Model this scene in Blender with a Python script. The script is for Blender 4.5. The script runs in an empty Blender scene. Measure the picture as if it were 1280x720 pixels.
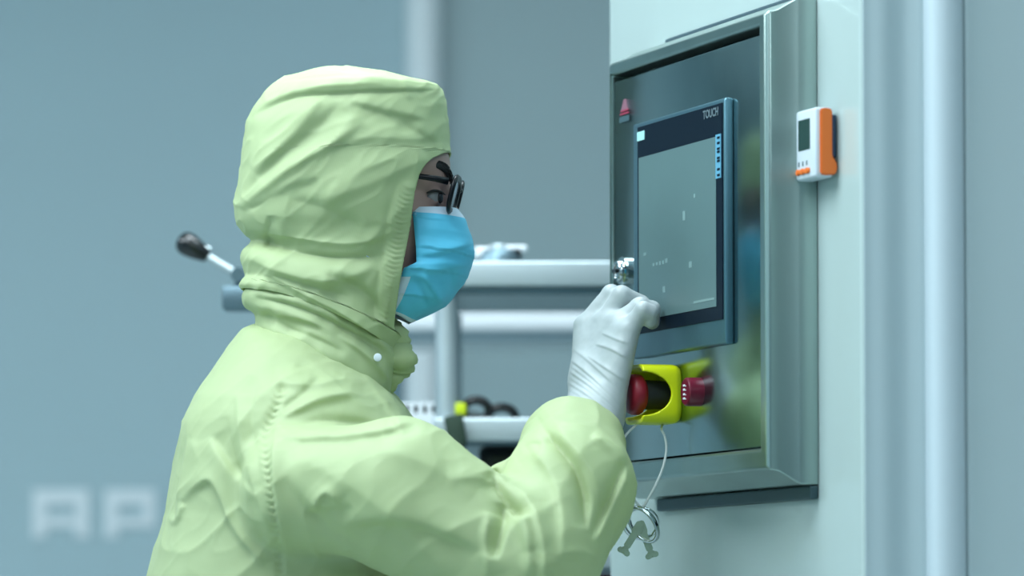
import bpy, bmesh, math, random
import numpy as np
from mathutils import Vector, Matrix, noise

random.seed(4)
scene = bpy.context.scene
COL = scene.collection
FPX, CAMH = 6500.0, 1.1
PITCH = math.atan(460 / FPX)
CP, SP = math.cos(PITCH), math.sin(PITCH)
YP = 5.66                                  # distance of the person's middle plane

# ---------------------------------------------------------------- geometry of the view
def W(px, py, Y=YP):
    """world point on the sight line of a pixel, at distance Y"""
    dx, dy, dz = (px - 640) / FPX, CP - (360 - py) / FPX * SP, SP + (360 - py) / FPX * CP
    s = Y / dy
    return Vector((dx * s, Y, CAMH + dz * s))

def pix(x, y, z):
    f = y * CP + (z - CAMH) * SP
    return 640 + FPX * x / f, 360 - FPX * (-y * SP + (z - CAMH) * CP) / f

# oblique plane of the cabinet face: local X along the face towards us, local Y into the wall, Z up
PHI = math.atan2(-6500, 2074)
UD = Vector((math.cos(PHI), math.sin(PHI), 0))
ND = Vector((-math.sin(PHI), math.cos(PHI), 0))    # into the wall
P0 = W(916, 270, 5.5); P0.z = 0
MF = Matrix.Translation(P0) @ Matrix.Rotation(PHI, 4, 'Z')

def L(px, py, d=0.0):
    """local (u, z) where the sight line of a pixel meets the plane at local Y = d"""
    q0 = P0 + ND * d
    r = W(px, py, 1.0) - Vector((0, 0, CAMH))
    t = q0.dot(ND) / r.dot(ND)
    w = r * t + Vector((0, 0, CAMH))
    return (w - q0).dot(UD), w.z

# ---------------------------------------------------------------- materials
def lin(c):
    return tuple(((v / 255) / 12.92 if v / 255 <= .04045 else ((v / 255 + .055) / 1.055) ** 2.4) for v in c) + (1,)

def mat(name, rgb, rough=.5, metal=0.0, spec=.5, noise_scale=None, noise_amt=.1, bump=None, coat=0, trans=0, stretch=(1, 1, 1), rough_var=0, sheen=0):
    m = bpy.data.materials.new(name); m.use_nodes = True
    nt = m.node_tree; b = nt.nodes['Principled BSDF']
    c = lin(rgb)
    b.inputs['Base Color'].default_value = c
    b.inputs['Roughness'].default_value = rough
    b.inputs['Metallic'].default_value = metal
    b.inputs['Specular IOR Level'].default_value = spec
    b.inputs['Coat Weight'].default_value = coat
    b.inputs['Transmission Weight'].default_value = trans
    if noise_scale:
        tc = nt.nodes.new('ShaderNodeTexCoord'); mp = nt.nodes.new('ShaderNodeMapping')
        mp.inputs['Scale'].default_value = stretch
        nt.links.new(tc.outputs['Object'], mp.inputs['Vector'])
        n = nt.nodes.new('ShaderNodeTexNoise'); n.inputs['Scale'].default_value = noise_scale; n.inputs['Detail'].default_value = 5
        nt.links.new(mp.outputs[0], n.inputs['Vector'])
        r = nt.nodes.new('ShaderNodeValToRGB')
        r.color_ramp.elements[0].position = .3; r.color_ramp.elements[1].position = .7
        r.color_ramp.elements[0].color = tuple(v * (1 - noise_amt) for v in c[:3]) + (1,)
        r.color_ramp.elements[1].color = tuple(min(1, v * (1 + noise_amt)) for v in c[:3]) + (1,)
        nt.links.new(n.outputs['Fac'], r.inputs['Fac']); nt.links.new(r.outputs['Color'], b.inputs['Base Color'])
        if rough_var:
            mr = nt.nodes.new('ShaderNodeMapRange')
            mr.inputs['To Min'].default_value = rough - rough_var; mr.inputs['To Max'].default_value = rough + rough_var
            nt.links.new(n.outputs['Fac'], mr.inputs['Value']); nt.links.new(mr.outputs[0], b.inputs['Roughness'])
        if bump:
            bn = nt.nodes.new('ShaderNodeBump'); bn.inputs['Strength'].default_value = bump; bn.inputs['Distance'].default_value = .001
            nt.links.new(n.outputs['Fac'], bn.inputs['Height']); nt.links.new(bn.outputs[0], b.inputs['Normal'])
    return m

def emit(name, rgb, strength):
    m = bpy.data.materials.new(name); m.use_nodes = True
    b = m.node_tree.nodes['Principled BSDF']
    b.inputs['Base Color'].default_value = lin(rgb)
    b.inputs['Emission Color'].default_value = lin(rgb); b.inputs['Emission Strength'].default_value = strength
    return m

def fabric(name, rgb, transl=.25, weave=True, tcol=None):
    m = bpy.data.materials.new(name); m.use_nodes = True
    nt = m.node_tree; b = nt.nodes['Principled BSDF']; out = nt.nodes['Material Output']
    c = lin(rgb)
    b.inputs['Base Color'].default_value = c
    b.inputs['Roughness'].default_value = .55; b.inputs['Specular IOR Level'].default_value = .35
    b.inputs['Sheen Weight'].default_value = .04
    tr = nt.nodes.new('ShaderNodeBsdfTranslucent'); tr.inputs['Color'].default_value = lin(tcol or rgb)
    mx = nt.nodes.new('ShaderNodeMixShader'); mx.inputs[0].default_value = transl
    nt.links.new(b.outputs[0], mx.inputs[1]); nt.links.new(tr.outputs[0], mx.inputs[2]); nt.links.new(mx.outputs[0], out.inputs['Surface'])
    tc = nt.nodes.new('ShaderNodeTexCoord')
    n = nt.nodes.new('ShaderNodeTexNoise'); n.inputs['Scale'].default_value = 14; n.inputs['Detail'].default_value = 4
    nt.links.new(tc.outputs['Object'], n.inputs['Vector'])
    mp = nt.nodes.new('ShaderNodeMapping'); mp.inputs['Rotation'].default_value = (0, .25, 0)
    nt.links.new(tc.outputs['Object'], mp.inputs['Vector'])
    wv = nt.nodes.new('ShaderNodeTexWave'); wv.bands_direction = 'X'; wv.inputs['Scale'].default_value = 150
    nt.links.new(mp.outputs[0], wv.inputs['Vector'])
    ma = nt.nodes.new('ShaderNodeMath'); ma.operation = 'MULTIPLY_ADD'; ma.inputs[1].default_value = .02 if weave else 0
    nt.links.new(wv.outputs['Fac'], ma.inputs[0]); nt.links.new(n.outputs['Fac'], ma.inputs[2])
    bn = nt.nodes.new('ShaderNodeBump'); bn.inputs['Strength'].default_value = .35; bn.inputs['Distance'].default_value = .004
    nt.links.new(ma.outputs[0], bn.inputs['Height']); nt.links.new(bn.outputs[0], b.inputs['Normal'])
    return m

M = dict(
    wall=mat('painted_wall_panel', (174, 197, 204), .45, noise_scale=1.2, noise_amt=.03),
    wall2=mat('grey_wall_panel', (168, 188, 192), .4, noise_scale=1.2, noise_amt=.03),
    column=mat('white_column_paint', (246, 249, 251), .3),
    letter=mat('white_wall_letter', (232, 238, 242), .5),
    floor=mat('vinyl_floor', (166, 182, 184), .35, noise_scale=30, noise_amt=.04),
    ceil=mat('ceiling_panel', (225, 230, 232), .6),
    cab=mat('white_powder_coat', (180, 196, 194), .22, noise_scale=3, noise_amt=.015, coat=.3),
    leaf=mat('pale_leaf_paint', (206, 220, 222), .35, noise_scale=3, noise_amt=.015), post=mat('post_paint', (212, 224, 230), .25), cab2=mat('pale_blue_powder_coat', (190, 206, 210), .3, noise_scale=3, noise_amt=.015),
    steel=mat('brushed_stainless', (164, 182, 177), .3, 1.0, noise_scale=9, noise_amt=.10, stretch=(1, 1, .25), rough_var=.06),
    door=mat('polished_stainless_door', (150, 172, 174), .2, 1.0, noise_scale=7, noise_amt=.16, stretch=(1, 1, .6), rough_var=.07),
    dark=mat('shadow_gap_rubber', (22, 30, 34), .7),
    bezel=mat('touch_panel_aluminium', (92, 130, 144), .36, .8),
    glass=mat('black_panel_glass', (10, 24, 38), .4, 0, .08),
    screen=mat('unlit_grey_display', (90, 116, 118), .4, 0, .4, noise_scale=6, noise_amt=.05),
    smudge=mat('pale_display_marks', (124, 150, 151), .6),
    strip=mat('blue_scale_strip', (96, 160, 190), .4),
    cyan=mat('pale_cyan_badge', (170, 225, 225), .5),
    grey_t=mat('grey_lettering', (96, 114, 122), .5),
    redlogo=mat('red_print', (160, 50, 78), .5), redpale=mat('faded_red_print', (140, 96, 112), .5),
    greylogo=mat('dark_grey_print', (62, 88, 96), .5),
    chrome=mat('chrome', (205, 212, 214), .06, 1.0),
    yellow=mat('safety_yellow_plastic', (214, 222, 8), .35),
    red=mat('safety_red_plastic', (128, 10, 34), .45), redside=mat('deep_red_button', (104, 5, 38), .35),
    logger=mat('logger_plastic', (206, 216, 224), .4), white=mat('white_plastic', (232, 236, 240), .35), orange=mat('orange_rubber', (228, 112, 36), .5),
    lcd=mat('lcd_glass', (38, 66, 62), .25), blue_dark=mat('clip_shadow_blue', (50, 76, 104), .4),
    black=mat('black_plastic', (10, 13, 16), .25, coat=.3), cord=mat('white_cord', (222, 228, 226), .6),
    tray=mat('satin_stainless', (184, 196, 200), .45, .6), steel_shade=mat('dark_shade_steel', (66, 88, 94), .45, .7), trayD=mat('dull_stainless', (110, 132, 142), .4, .8),
    key=mat('nickel_key', (178, 188, 160), .22, .95, noise_scale=60, noise_amt=.15),
    tape=mat('yellow_green_tape', (198, 214, 20), .5), darkgreen=mat('dark_green_cloth', (42, 62, 48), .8),
    maroon=mat('maroon_plastic', (120, 42, 52), .5),
    glove=mat('white_nitrile_glove', (178, 187, 189), .42, 0, .45, noise_scale=70, noise_amt=.02, bump=.12),
    skin=mat('skin', (158, 128, 120), .55, noise_scale=60, noise_amt=.05, bump=.1),
    hair=mat('black_hair', (16, 15, 17), .6), eyew=mat('eye_white', (138, 138, 140), .3), iris=mat('dark_iris', (22, 16, 14), .1),
    frame=mat('glossy_black_frame', (6, 9, 16), .3, spec=.25),
    lens=mat('spectacle_lens', (225, 232, 250), .03, 0, .6, trans=.93),
    suit=fabric('pale_yellow_cleanroom_cloth', (188, 204, 158), .27, tcol=(200, 214, 84)),
    hood=fabric('pale_yellow_hood_cloth', (188, 204, 158), .27, tcol=(200, 214, 84)),
    mask=fabric('blue_mask_cloth', (92, 196, 230), .15, False), maskw=fabric('white_mask_border', (206, 224, 240), .15, False),
    boot=fabric('white_overboot', (216, 224, 220), .1),
)

# ---------------------------------------------------------------- object helpers
FR = {}
def tag(o, label=None, cat=None, group=None, kind=None):
    if label: o['label'] = label
    if cat: o['category'] = cat
    if group: o['group'] = group
    if kind: o['kind'] = kind
    return o

def root(name, label, cat, loc=(0, 0, 0), rz=0, group=None):
    o = bpy.data.objects.new(name, None); COL.objects.link(o)
    o.empty_display_size = .05
    o.location = loc; o.rotation_euler = (0, 0, rz)
    FR[o.name] = Matrix.Translation(Vector(loc)) @ Matrix.Rotation(rz, 4, 'Z')
    return tag(o, label, cat, group)

class MB:
    """collects shapes in world or panel-local coordinates"""
    def __init__(s, panel=False):
        s.bm = bmesh.new(); s.panel = panel; s.slots = []
    def raw(s, verts, faces, mi=0):
        vs = [s.bm.verts.new(v) for v in verts]
        for f in faces:
            try: s.bm.faces.new([vs[i] for i in f]).material_index = mi
            except ValueError: pass
        return vs
    def box(s, a, b, bev=0, mi=0, seg=2):
        x0, y0, z0 = [min(p, q) for p, q in zip(a, b)]; x1, y1, z1 = [max(p, q) for p, q in zip(a, b)]
        t = bmesh.new()
        bmesh.ops.create_cube(t, size=1, matrix=Matrix.Translation(((x0+x1)/2, (y0+y1)/2, (z0+z1)/2)) @ Matrix.Diagonal((x1-x0, y1-y0, z1-z0, 1)))
        if bev: bmesh.ops.bevel(t, geom=t.edges[:], offset=bev, segments=seg, profile=.5, affect='EDGES', clamp_overlap=True)
        s.merge(t, mi)
    def merge(s, t, mi=0):
        for f in t.faces: f.material_index = mi
        me = bpy.data.meshes.new('t'); t.to_mesh(me); t.free(); s.bm.from_mesh(me); bpy.data.meshes.remove(me)
    def prism(s, pts, y0, y1, bev=0, mi=0):
        """outline of (x, z) points extruded along y"""
        t = bmesh.new()
        a = [t.verts.new((x, y0, z)) for x, z in pts]; b = [t.verts.new((x, y1, z)) for x, z in pts]
        t.faces.new(a); t.faces.new(b[::-1])
        n = len(pts)
        for i in range(n): t.faces.new((a[i], b[i], b[(i+1) % n], a[(i+1) % n]))
        bmesh.ops.recalc_face_normals(t, faces=t.faces[:])
        if bev: bmesh.ops.bevel(t, geom=t.edges[:], offset=bev, segments=2, profile=.5, affect='EDGES', clamp_overlap=True)
        s.merge(t, mi)
    def tube(s, pts, r, seg=12, closed=False, mi=0, flat=1.0):
        pts = [Vector(p) for p in pts]; n = len(pts)
        rs = r if isinstance(r, (list, tuple)) else [r] * n
        T = []
        for i in range(n):
            a = pts[(i-1) % n] if closed or i else pts[0]; b = pts[(i+1) % n] if closed or i < n-1 else pts[-1]
            T.append((b - a).normalized())
        up = Vector((0, 0, 1)) if abs(T[0].z) < .9 else Vector((1, 0, 0))
        N = (up - T[0] * up.dot(T[0])).normalized(); rings = []
        for i in range(n):
            N = (N - T[i] * N.dot(T[i])).normalized(); B = T[i].cross(N)
            rings.append([s.bm.verts.new(pts[i] + (N * math.cos(2*math.pi*k/seg) + B * math.sin(2*math.pi*k/seg) * flat) * rs[i]) for k in range(seg)])
        m = n if closed else n-1
        for i in range(m):
            A, Bq = rings[i], rings[(i+1) % n]
            for k in range(seg):
                s.bm.faces.new((A[k], A[(k+1) % seg], Bq[(k+1) % seg], Bq[k])).material_index = mi
        if not closed:
            s.bm.faces.new(rings[0][::-1]).material_index = mi; s.bm.faces.new(rings[-1]).material_index = mi
    def lathe(s, c, axis, prof, seg=32, mi=0):
        """prof: (distance along axis, radius)"""
        c = Vector(c); axis = Vector(axis).normalized()
        up = Vector((0, 0, 1)) if abs(axis.z) < .9 else Vector((1, 0, 0))
        N = (up - axis * up.dot(axis)).normalized(); B = axis.cross(N)
        rings = [[s.bm.verts.new(c + axis * h + (N * math.cos(2*math.pi*k/seg) + B * math.sin(2*math.pi*k/seg)) * max(r, 1e-5)) for k in range(seg)] for h, r in prof]
        for A, Bq in zip(rings, rings[1:]):
            for k in range(seg): s.bm.faces.new((A[k], A[(k+1) % seg], Bq[(k+1) % seg], Bq[k])).material_index = mi
        s.bm.faces.new(rings[0][::-1]).material_index = mi; s.bm.faces.new(rings[-1]).material_index = mi
    def build(s, name, mats, parent=None, smooth=None, label=None):
        if not isinstance(mats, (list, tuple)): mats = [mats]
        bm = s.bm
        bmesh.ops.recalc_face_normals(bm, faces=bm.faces[:])
        if s.panel: bm.transform(MF)
        if parent is not None:
            top = parent
            while top.parent: top = top.parent
            bm.transform(FR[top.name].inverted())
            loc = None
        else:
            xs = [v.co for v in bm.verts]
            loc = Vector((sum(v.x for v in xs)/len(xs), sum(v.y for v in xs)/len(xs), min(v.z for v in xs)))
            bm.transform(Matrix.Translation(-loc))
        me = bpy.data.meshes.new(name); bm.to_mesh(me); bm.free()
        for m in mats: me.materials.append(m)
        if smooth:
            me.polygons.foreach_set('use_smooth', [True] * len(me.polygons))
            if smooth is not True: me.set_sharp_from_angle(angle=math.radians(smooth))
        o = bpy.data.objects.new(name, me); COL.objects.link(o)
        if parent is not None: o.parent = parent
        else: o.location = loc; FR[o.name] = Matrix.Translation(loc)
        if label: o['label'] = label
        return o

def from_arrays(name, V, F, mats, parent, midx=None, solid=0, sub=0):
    top = parent
    while top.parent: top = top.parent
    inv = np.array(FR[top.name].inverted())
    V = V @ inv[:3, :3].T + inv[:3, 3]
    me = bpy.data.meshes.new(name); me.from_pydata(V.tolist(), [], [list(map(int, f)) for f in F])
    for m in (mats if isinstance(mats, (list, tuple)) else [mats]): me.materials.append(m)
    if midx is not None: me.polygons.foreach_set('material_index', [int(i) for i in midx])
    me.polygons.foreach_set('use_smooth', [True] * len(me.polygons)); me.update()
    o = bpy.data.objects.new(name, me); COL.objects.link(o); o.parent = parent
    if solid:
        md = o.modifiers.new('thickness', 'SOLIDIFY'); md.thickness = solid; md.offset = -1
    if sub:
        md = o.modifiers.new('smooth', 'SUBSURF'); md.levels = sub; md.render_levels = sub
    return o

# ---------------------------------------------------------------- implicit surfaces
def surface_nets(f, ax, ay, az):
    X, Y, Z = np.meshgrid(ax, ay, az, indexing='ij')
    V = f(X.astype(np.float32), Y.astype(np.float32), Z.astype(np.float32))
    S = V < 0
    corners = [(i, j, k) for i in (0, 1) for j in (0, 1) for k in (0, 1)]
    n = [s - 1 for s in V.shape]
    def cut(A, c): return A[c[0]:c[0]+n[0], c[1]:c[1]+n[1], c[2]:c[2]+n[2]]
    cnt = sum(cut(S, c).astype(np.int8) for c in corners)
    act = (cnt > 0) & (cnt < 8)
    I, J, K = np.nonzero(act)
    idx = -np.ones(act.shape, np.int64); idx[I, J, K] = np.arange(len(I))
    acc = np.zeros((len(I), 3)); num = np.zeros(len(I))
    for a in corners:
        for d in range(3):
            if a[d]: continue
            b = list(a); b[d] = 1
            va = V[I+a[0], J+a[1], K+a[2]]; vb = V[I+b[0], J+b[1], K+b[2]]
            m = (va < 0) != (vb < 0)
            t = np.where(m, va / np.where(m, va - vb, 1), 0)
            p = [ax[I+a[0]], ay[J+a[1]], az[K+a[2]]]; q = [ax[I+b[0]], ay[J+b[1]], az[K+b[2]]]
            for e in range(3): acc[:, e] += np.where(m, p[e] + (q[e] - p[e]) * t, 0)
            num += m
    P = acc / num[:, None]
    faces = []
    for d in range(3):
        e, g = (d+1) % 3, (d+2) % 3
        sl0 = [slice(None)]*3; sl1 = [slice(None)]*3; sl0[d] = slice(0, -1); sl1[d] = slice(1, None)
        a, b = S[tuple(sl0)], S[tuple(sl1)]
        for inside, rev in ((a & ~b, False), (~a & b, True)):
            c = np.stack(np.nonzero(inside), 1)
            ok = (c[:, e] > 0) & (c[:, g] > 0) & (c[:, e] < V.shape[e]-1) & (c[:, g] < V.shape[g]-1)
            c = c[ok]
            def at(de, dg):
                q = c.copy(); q[:, e] += de; q[:, g] += dg
                return idx[q[:, 0], q[:, 1], q[:, 2]]
            quad = np.stack([at(-1, -1), at(0, -1), at(0, 0), at(-1, 0)], 1)
            faces.append(quad[:, ::-1] if rev else quad)
    return P, np.concatenate(faces)

def cone(X, Y, Z, a, b, ra, rb, sy=1.0):
    a = np.array(a, np.float32); b = np.array(b, np.float32); d = b - a
    px, py, pz = X - a[0], (Y - a[1]), Z - a[2]
    t = np.clip((px*d[0] + py*d[1] + pz*d[2]) / max(float(d @ d), 1e-9), 0, 1)
    return np.sqrt((px - t*d[0])**2 + ((py - t*d[1]) / sy)**2 + (pz - t*d[2])**2) - (ra + (rb - ra)*t)

def ell(X, Y, Z, c, r):
    k = np.sqrt(((X-c[0])/r[0])**2 + ((Y-c[1])/r[1])**2 + ((Z-c[2])/r[2])**2)
    return (k - 1) * min(r)

def smin(a, b, k):
    h = np.clip(.5 + .5*(b-a)/k, 0, 1)
    return b*(1-h) + a*h - k*h*(1-h)

def normals(V, F):
    q = V[F]
    fn = np.cross(q[:, 2]-q[:, 0], q[:, 3]-q[:, 1]) if F.shape[1] == 4 else np.cross(q[:, 1]-q[:, 0], q[:, 2]-q[:, 0])
    N = np.zeros_like(V)
    for k in range(F.shape[1]): np.add.at(N, F[:, k], fn)
    return N / np.maximum(np.linalg.norm(N, axis=1, keepdims=True), 1e-12)

def relax(V, F, it=2, lam=.5):
    for _ in range(it):
        acc = np.zeros_like(V); n = np.zeros(len(V))
        for a, b in ((0, 1), (1, 2), (2, 3), (3, 0)):
            np.add.at(acc, F[:, a], V[F[:, b]]); np.add.at(n, F[:, a], 1)
            np.add.at(acc, F[:, b], V[F[:, a]]); np.add.at(n, F[:, b], 1)
        V = V + lam*(acc/np.maximum(n, 1)[:, None] - V)
    return V

def polydist(px, py, pts):
    """distance to a polyline, signed side (+ to the left when looking along it, y down), and place along it 0..1"""
    best = np.full(px.shape, 1e9); side = np.zeros(px.shape); along = np.zeros(px.shape)
    seg = [math.hypot(b[0]-a[0], b[1]-a[1]) for a, b in zip(pts, pts[1:])]; tot = sum(seg); run = 0
    for (a, b, l) in zip(pts, pts[1:], seg):
        dx, dy = b[0]-a[0], b[1]-a[1]
        t = np.clip(((px-a[0])*dx + (py-a[1])*dy)/(l*l), 0, 1)
        ex, ey = px-a[0]-t*dx, py-a[1]-t*dy
        d = np.hypot(ex, ey); m = d < best
        best = np.where(m, d, best); side = np.where(m, np.sign(ex*dy - ey*dx), side); along = np.where(m, (run + t*l)/tot, along)
        run += l
    return best, side, along

def smooth_poly(pts, it=2):
    for _ in range(it):
        q = [pts[0]]
        for a, b in zip(pts, pts[1:]):
            q += [(a[0]*.75+b[0]*.25, a[1]*.75+b[1]*.25), (a[0]*.25+b[0]*.75, a[1]*.25+b[1]*.75)]
        q.append(pts[-1]); pts = q
    return pts

def fold_field(px, py, folds):
    """folds: (points, height in m, half width in px, kind) kind r ridge / s step (higher on its + side)"""
    out = np.zeros(px.shape)
    for pts, amp, w, kind in folds:
        d, sd, al = polydist(px, py, smooth_poly(pts))
        fade = np.clip(np.minimum(al, 1-al)*5, 0, 1)**.6 if kind != 'g' else 1
        if kind == 'r': out += amp*fade*1.1*np.where(sd*(1 if amp > 0 else -1) > 0, np.exp(-(d/(1.9*w))**1.4), np.exp(-(d/(.55*w))**1.6))
        elif kind == 's': out += amp*fade*np.tanh(sd*d/(w*.35))*np.exp(-(d/(w*2.2))**2)
        elif kind == 'g': out += amp*np.exp(-(d/w)**2)*(.55+.45*np.sin(al*2*math.pi*27+d*.35))
    return out

def wrinkle(V, scale, seed=0.0, octs=3):
    return np.array([noise.fractal(Vector((v[0]*scale+seed, v[1]*scale, v[2]*scale*.7)), 1.0, 2.0, octs) for v in V])

def ridged(V, scale, seed=0.0, sx=1, sz=1):
    o = np.array([noise.noise(Vector((v[0]*scale*sx+seed, v[1]*scale*.6, v[2]*scale*sz))) for v in V])
    return 1 - np.abs(o)*2

def interp(tab, col, py): return np.interp(py, [r[0] for r in tab], [r[col] for r in tab])

# ================================================================ SETTING
def slab(name, a, b, m):
    mb = MB(); mb.box(a, b); return tag(mb.build(name, m), kind='structure')
BY = 9.0                                   # back wall
slab('floor', (-4, -1.5, -.1), (4, BY+.1, 0), M['floor'])
slab('ceiling', (-4, -1.5, 2.9), (4, BY+.1, 3.0), M['ceil'])
slab('wall_left', (-4.1, -1.5, 0), (-4, BY, 2.9), M['wall'])
slab('wall_right', (4, -1.5, 0), (4.1, BY, 2.9), M['wall'])
slab('wall_front', (-4, -1.6, 0), (4, -1.5, 2.9), M['wall'])
xc0, xc1 = W(506, 100, BY).x, W(553, 100, BY).x
slab('wall_back', (-4, BY, 0), ((xc0+xc1)/2, BY+.1, 2.9), M['wall'])
slab('wall_back', ((xc0+xc1)/2, BY+.012, 0), (4, BY+.1, 2.9), M['wall2'])
mb = MB(); mb.lathe(((xc0+xc1)/2, BY-.02, 0), (0, 0, 1), [(0, (xc1-xc0)/2), (2.9, (xc1-xc0)/2)], 40)
tag(mb.build('column', M['column'], smooth=40), kind='structure')
slab('baseboard_back', (-4, BY-.012, 0), ((xc0+xc1)/2-.05, BY, .1), M['cab2'])

# letters on the back wall, thin cut-outs
def letter(name, rects, label, px0, px1, py0, py1):
    a, b = W(px0, py1, BY), W(px1, py0, BY); mb = MB()
    w, h = b.x-a.x, b.z-a.z
    for (x0, z0, x1, z1) in rects:
        mb.box((a.x+w*x0, BY-.006, a.z+h*z0), (a.x+w*x1, BY-.0005, a.z+h*z1))
    tag(mb.build(name, M['letter']), label, 'letter', 'white letters on the back wall')
letter('wall_letter', [(0, 0, .24, 1), (.76, 0, 1, 1), (.24, .68, .76, 1), (.24, .22, .76, .44)], 'white block letter A low on the blue-grey back wall, leftmost', 41, 112, 612, 672)
letter('wall_letter', [(0, 0, .26, 1), (.26, .68, 1, 1), (.26, .22, 1, .42), (.78, .42, 1, .68)], 'white block letter P on the back wall, right beside the worker\'s back', 131, 194, 612, 672)

# ceiling lights
def ceiling_light(x, y, w, d, power, label):
    r = root('ceiling_light', label, 'light', (x, y, 2.9), 0, 'ceiling light panels')
    mb = MB()
    for s in (-1, 1):
        mb.box((x+s*w/2-.02, y-d/2, 2.87), (x+s*w/2+.02, y+d/2, 2.9)); mb.box((x-w/2, y+s*d/2-.02, 2.87), (x+w/2, y+s*d/2+.02, 2.9))
    mb.build('frame', M['white'], r)
    mb = MB(); mb.box((x-w/2+.02, y-d/2+.02, 2.885), (x+w/2-.02, y+d/2-.02, 2.899)); mb.build('diffuser', M['lamp'], r)
    li = bpy.data.lights.new('panel_light', 'AREA'); li.shape = 'RECTANGLE'; li.size = w; li.size_y = d
    li.energy = power; li.color = LC
    o = bpy.data.objects.new('panel_light', li); COL.objects.link(o); o.location = (x, y, 2.86)
LC = (.84, .95, 1.0)
M['lamp'] = emit('lamp_diffuser', (214, 240, 250), 2.0)
for (x, y, w, d, p) in ((-.8, 4.9, 1.2, 1.2, 54), (.9, 3.3, 1.2, 1.2, 20), (-2.4, 5.7, 1.2, 1.2, 66), (.2, 6.1, 1.2, .6, 40), (-2.8, 3.2, 1.2, 1.2, 30), (0.6, .3, 1.2, 1.2, 36)):  # last panel added near the front wall, to brighten what the steel reflects
    ceiling_light(x, y, w, d, p, 'unseen square white ceiling light panel above the room')

# ================================================================ CABINET (panel-local coordinates)
DC = .052                                  # depth of the cabinet face behind the control box door
uL = L(761, 400, DC)[0]; uR = L(1078, 400, DC)[0]
cabr = root('equipment_cabinet', 'large white equipment cabinet that carries the steel control box', 'cabinet', (MF @ Vector((uL, DC, 0))), PHI)
mb = MB(True); mb.box((uL, DC, .02), (uR, DC+.5, 2.5), .006); mb.build('cabinet_body', M['cab'], cabr)
mb = MB(True); mb.box((uL-.012, DC+.008, .02), (uL-.001, DC+.045, 2.5), .003); mb.build('edge_trim', M['cab2'], cabr)
mb = MB(True); mb.box((uL+.03, DC+.03, 0), (uR-.03, DC+.4, .02)); mb.build('plinth', M['dark'], cabr)
# right hand neighbours: side wall seen square on: recessed leaf, rounded post, flat leaf
def faceX(px, u):                          # local y where the sight line of px crosses the plane X = u
    r = W(px, 300, 1.0) - Vector((0, 0, CAMH)); q = MF.inverted() @ Vector((0, 0, 0)); dr = MF.to_3x3().inverted() @ r
    t = (u - q.x) / dr.x
    return q.y + dr.y*t
pr = root('cabinet_door_leaf', 'pale vertical door leaf with soft ribs right of the data logger', 'cabinet door', (MF @ Vector((uR, .1, 0))), PHI)
ya, yb = faceX(1081, uR+.004), faceX(1153, uR+.004)
mb = MB(True)
N = 24; pts = []
for i in range(N+1):
    t = i/N; y = ya + (yb-ya)*t
    pts.append((y, uR+.003+.006*(.5-.5*math.cos(2*math.pi*t*1.5)) * (.4+.6*t)))
poly = [(u, y) for y, u in pts] + [(uR+.001, yb), (uR+.001, ya)]
bmx = bmesh.new(); A = [bmx.verts.new((u, y, .02)) for u, y in poly]; B = [bmx.verts.new((u, y, 2.5)) for u, y in poly]
bmx.faces.new(A[::-1]); bmx.faces.new(B)
for i in range(len(poly)): j = (i+1) % len(poly); bmx.faces.new((A[i], A[j], B[j], B[i]))
mb.merge(bmx); mb.build('leaf', M['cab2'], pr, smooth=40)
yc = faceX(1210, uR+.03)
mb = MB(True)
poly = []
for i in range(17):
    t = i/16*math.pi
    poly.append((uR+.012+.022*math.sin(t)**.7, (yb+yc)/2 - (yc-yb)/2*math.cos(t)))
poly += [(uR+.001, yc), (uR+.001, yb)]
bmx = bmesh.new(); A = [bmx.verts.new((u, y, .02)) for u, y in poly]; B = [bmx.verts.new((u, y, 2.5)) for u, y in poly]
bmx.faces.new(A[::-1]); bmx.faces.new(B)
for i in range(len(poly)): j = (i+1) % len(poly); bmx.faces.new((A[i], A[j], B[j], B[i]))
mb.merge(bmx); mb.build('rounded_post', M['post'], pr, smooth=50)
yd = faceX(1400, uR+.02)
mb = MB(True); mb.box((uR+.001, yc+.002, .02), (uR+.02, yd, 2.5), .004); mb.build('flat_leaf', M['leaf'], pr)

# ================================================================ CONTROL BOX
uA, zA = L(763, 400, 0)[0], 0
DF = -.004
u0 = L(761, 300, DF)[0]; u1 = L(958, 300, DF)[0]
zt = L(958, 13, DF)[1]; zb = L(962, 587, DF)[1]
cb = root('control_box', 'brushed stainless steel control box with touch screen mounted on the white cabinet', 'control box', MF @ Vector(((u0+u1)/2, DC, zb-.02)), PHI)
# housing: front frame, flared side, flat rear rim
def ring(u0, u1, z0, z1, y): return [(u0, y, z0), (u1, y, z0), (u1, y, z1), (u0, y, z1)]
q = faceX(985, u1)
prof = [(.012, DF+.006, 'in'), (0, DF, 0)]
di = .0125
du0, du1 = L(768, 300, 0)[0], L(952, 300, 0)[0]
dzt = (L(768, 102, 0)[1] + L(952, 43, 0)[1])/2; dzb = (L(785, 578, 0)[1] + L(951, 557.5, 0)[1])/2
fl = .014
rings = [ring(du0-.0035, du1+.0035, dzb-.0015, dzt+.0075, .02), ring(du0-.0035, du1+.0035, dzb-.0015, dzt+.0075, DF+.003), ring(du0-.006, du1+.006, dzb-.004, dzt+.010, DF),
         ring(u0+.005, u1-.005, zb+.003, zt-.003, DF), ring(u0, u1, zb, zt, DF+.004),
         ring(u0, u1, zb-.001, zt+.001, DF+.012),
         ring(u0-fl*.3, u1+.003, zb-fl, zt+fl, .030), ring(u0-fl*.3, u1+.004, zb-fl-.001, zt+fl, .033), ring(u0-fl*.3, u1+.004, zb-fl-.001, zt+fl, DC-.001)]
mb = MB(True); V = sum(rings, []); F = []
for i in range(len(rings)-1):
    for k in range(4): a = i*4+k; b = i*4+(k+1) % 4; F.append((a, b, b+4, a+4))
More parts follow.
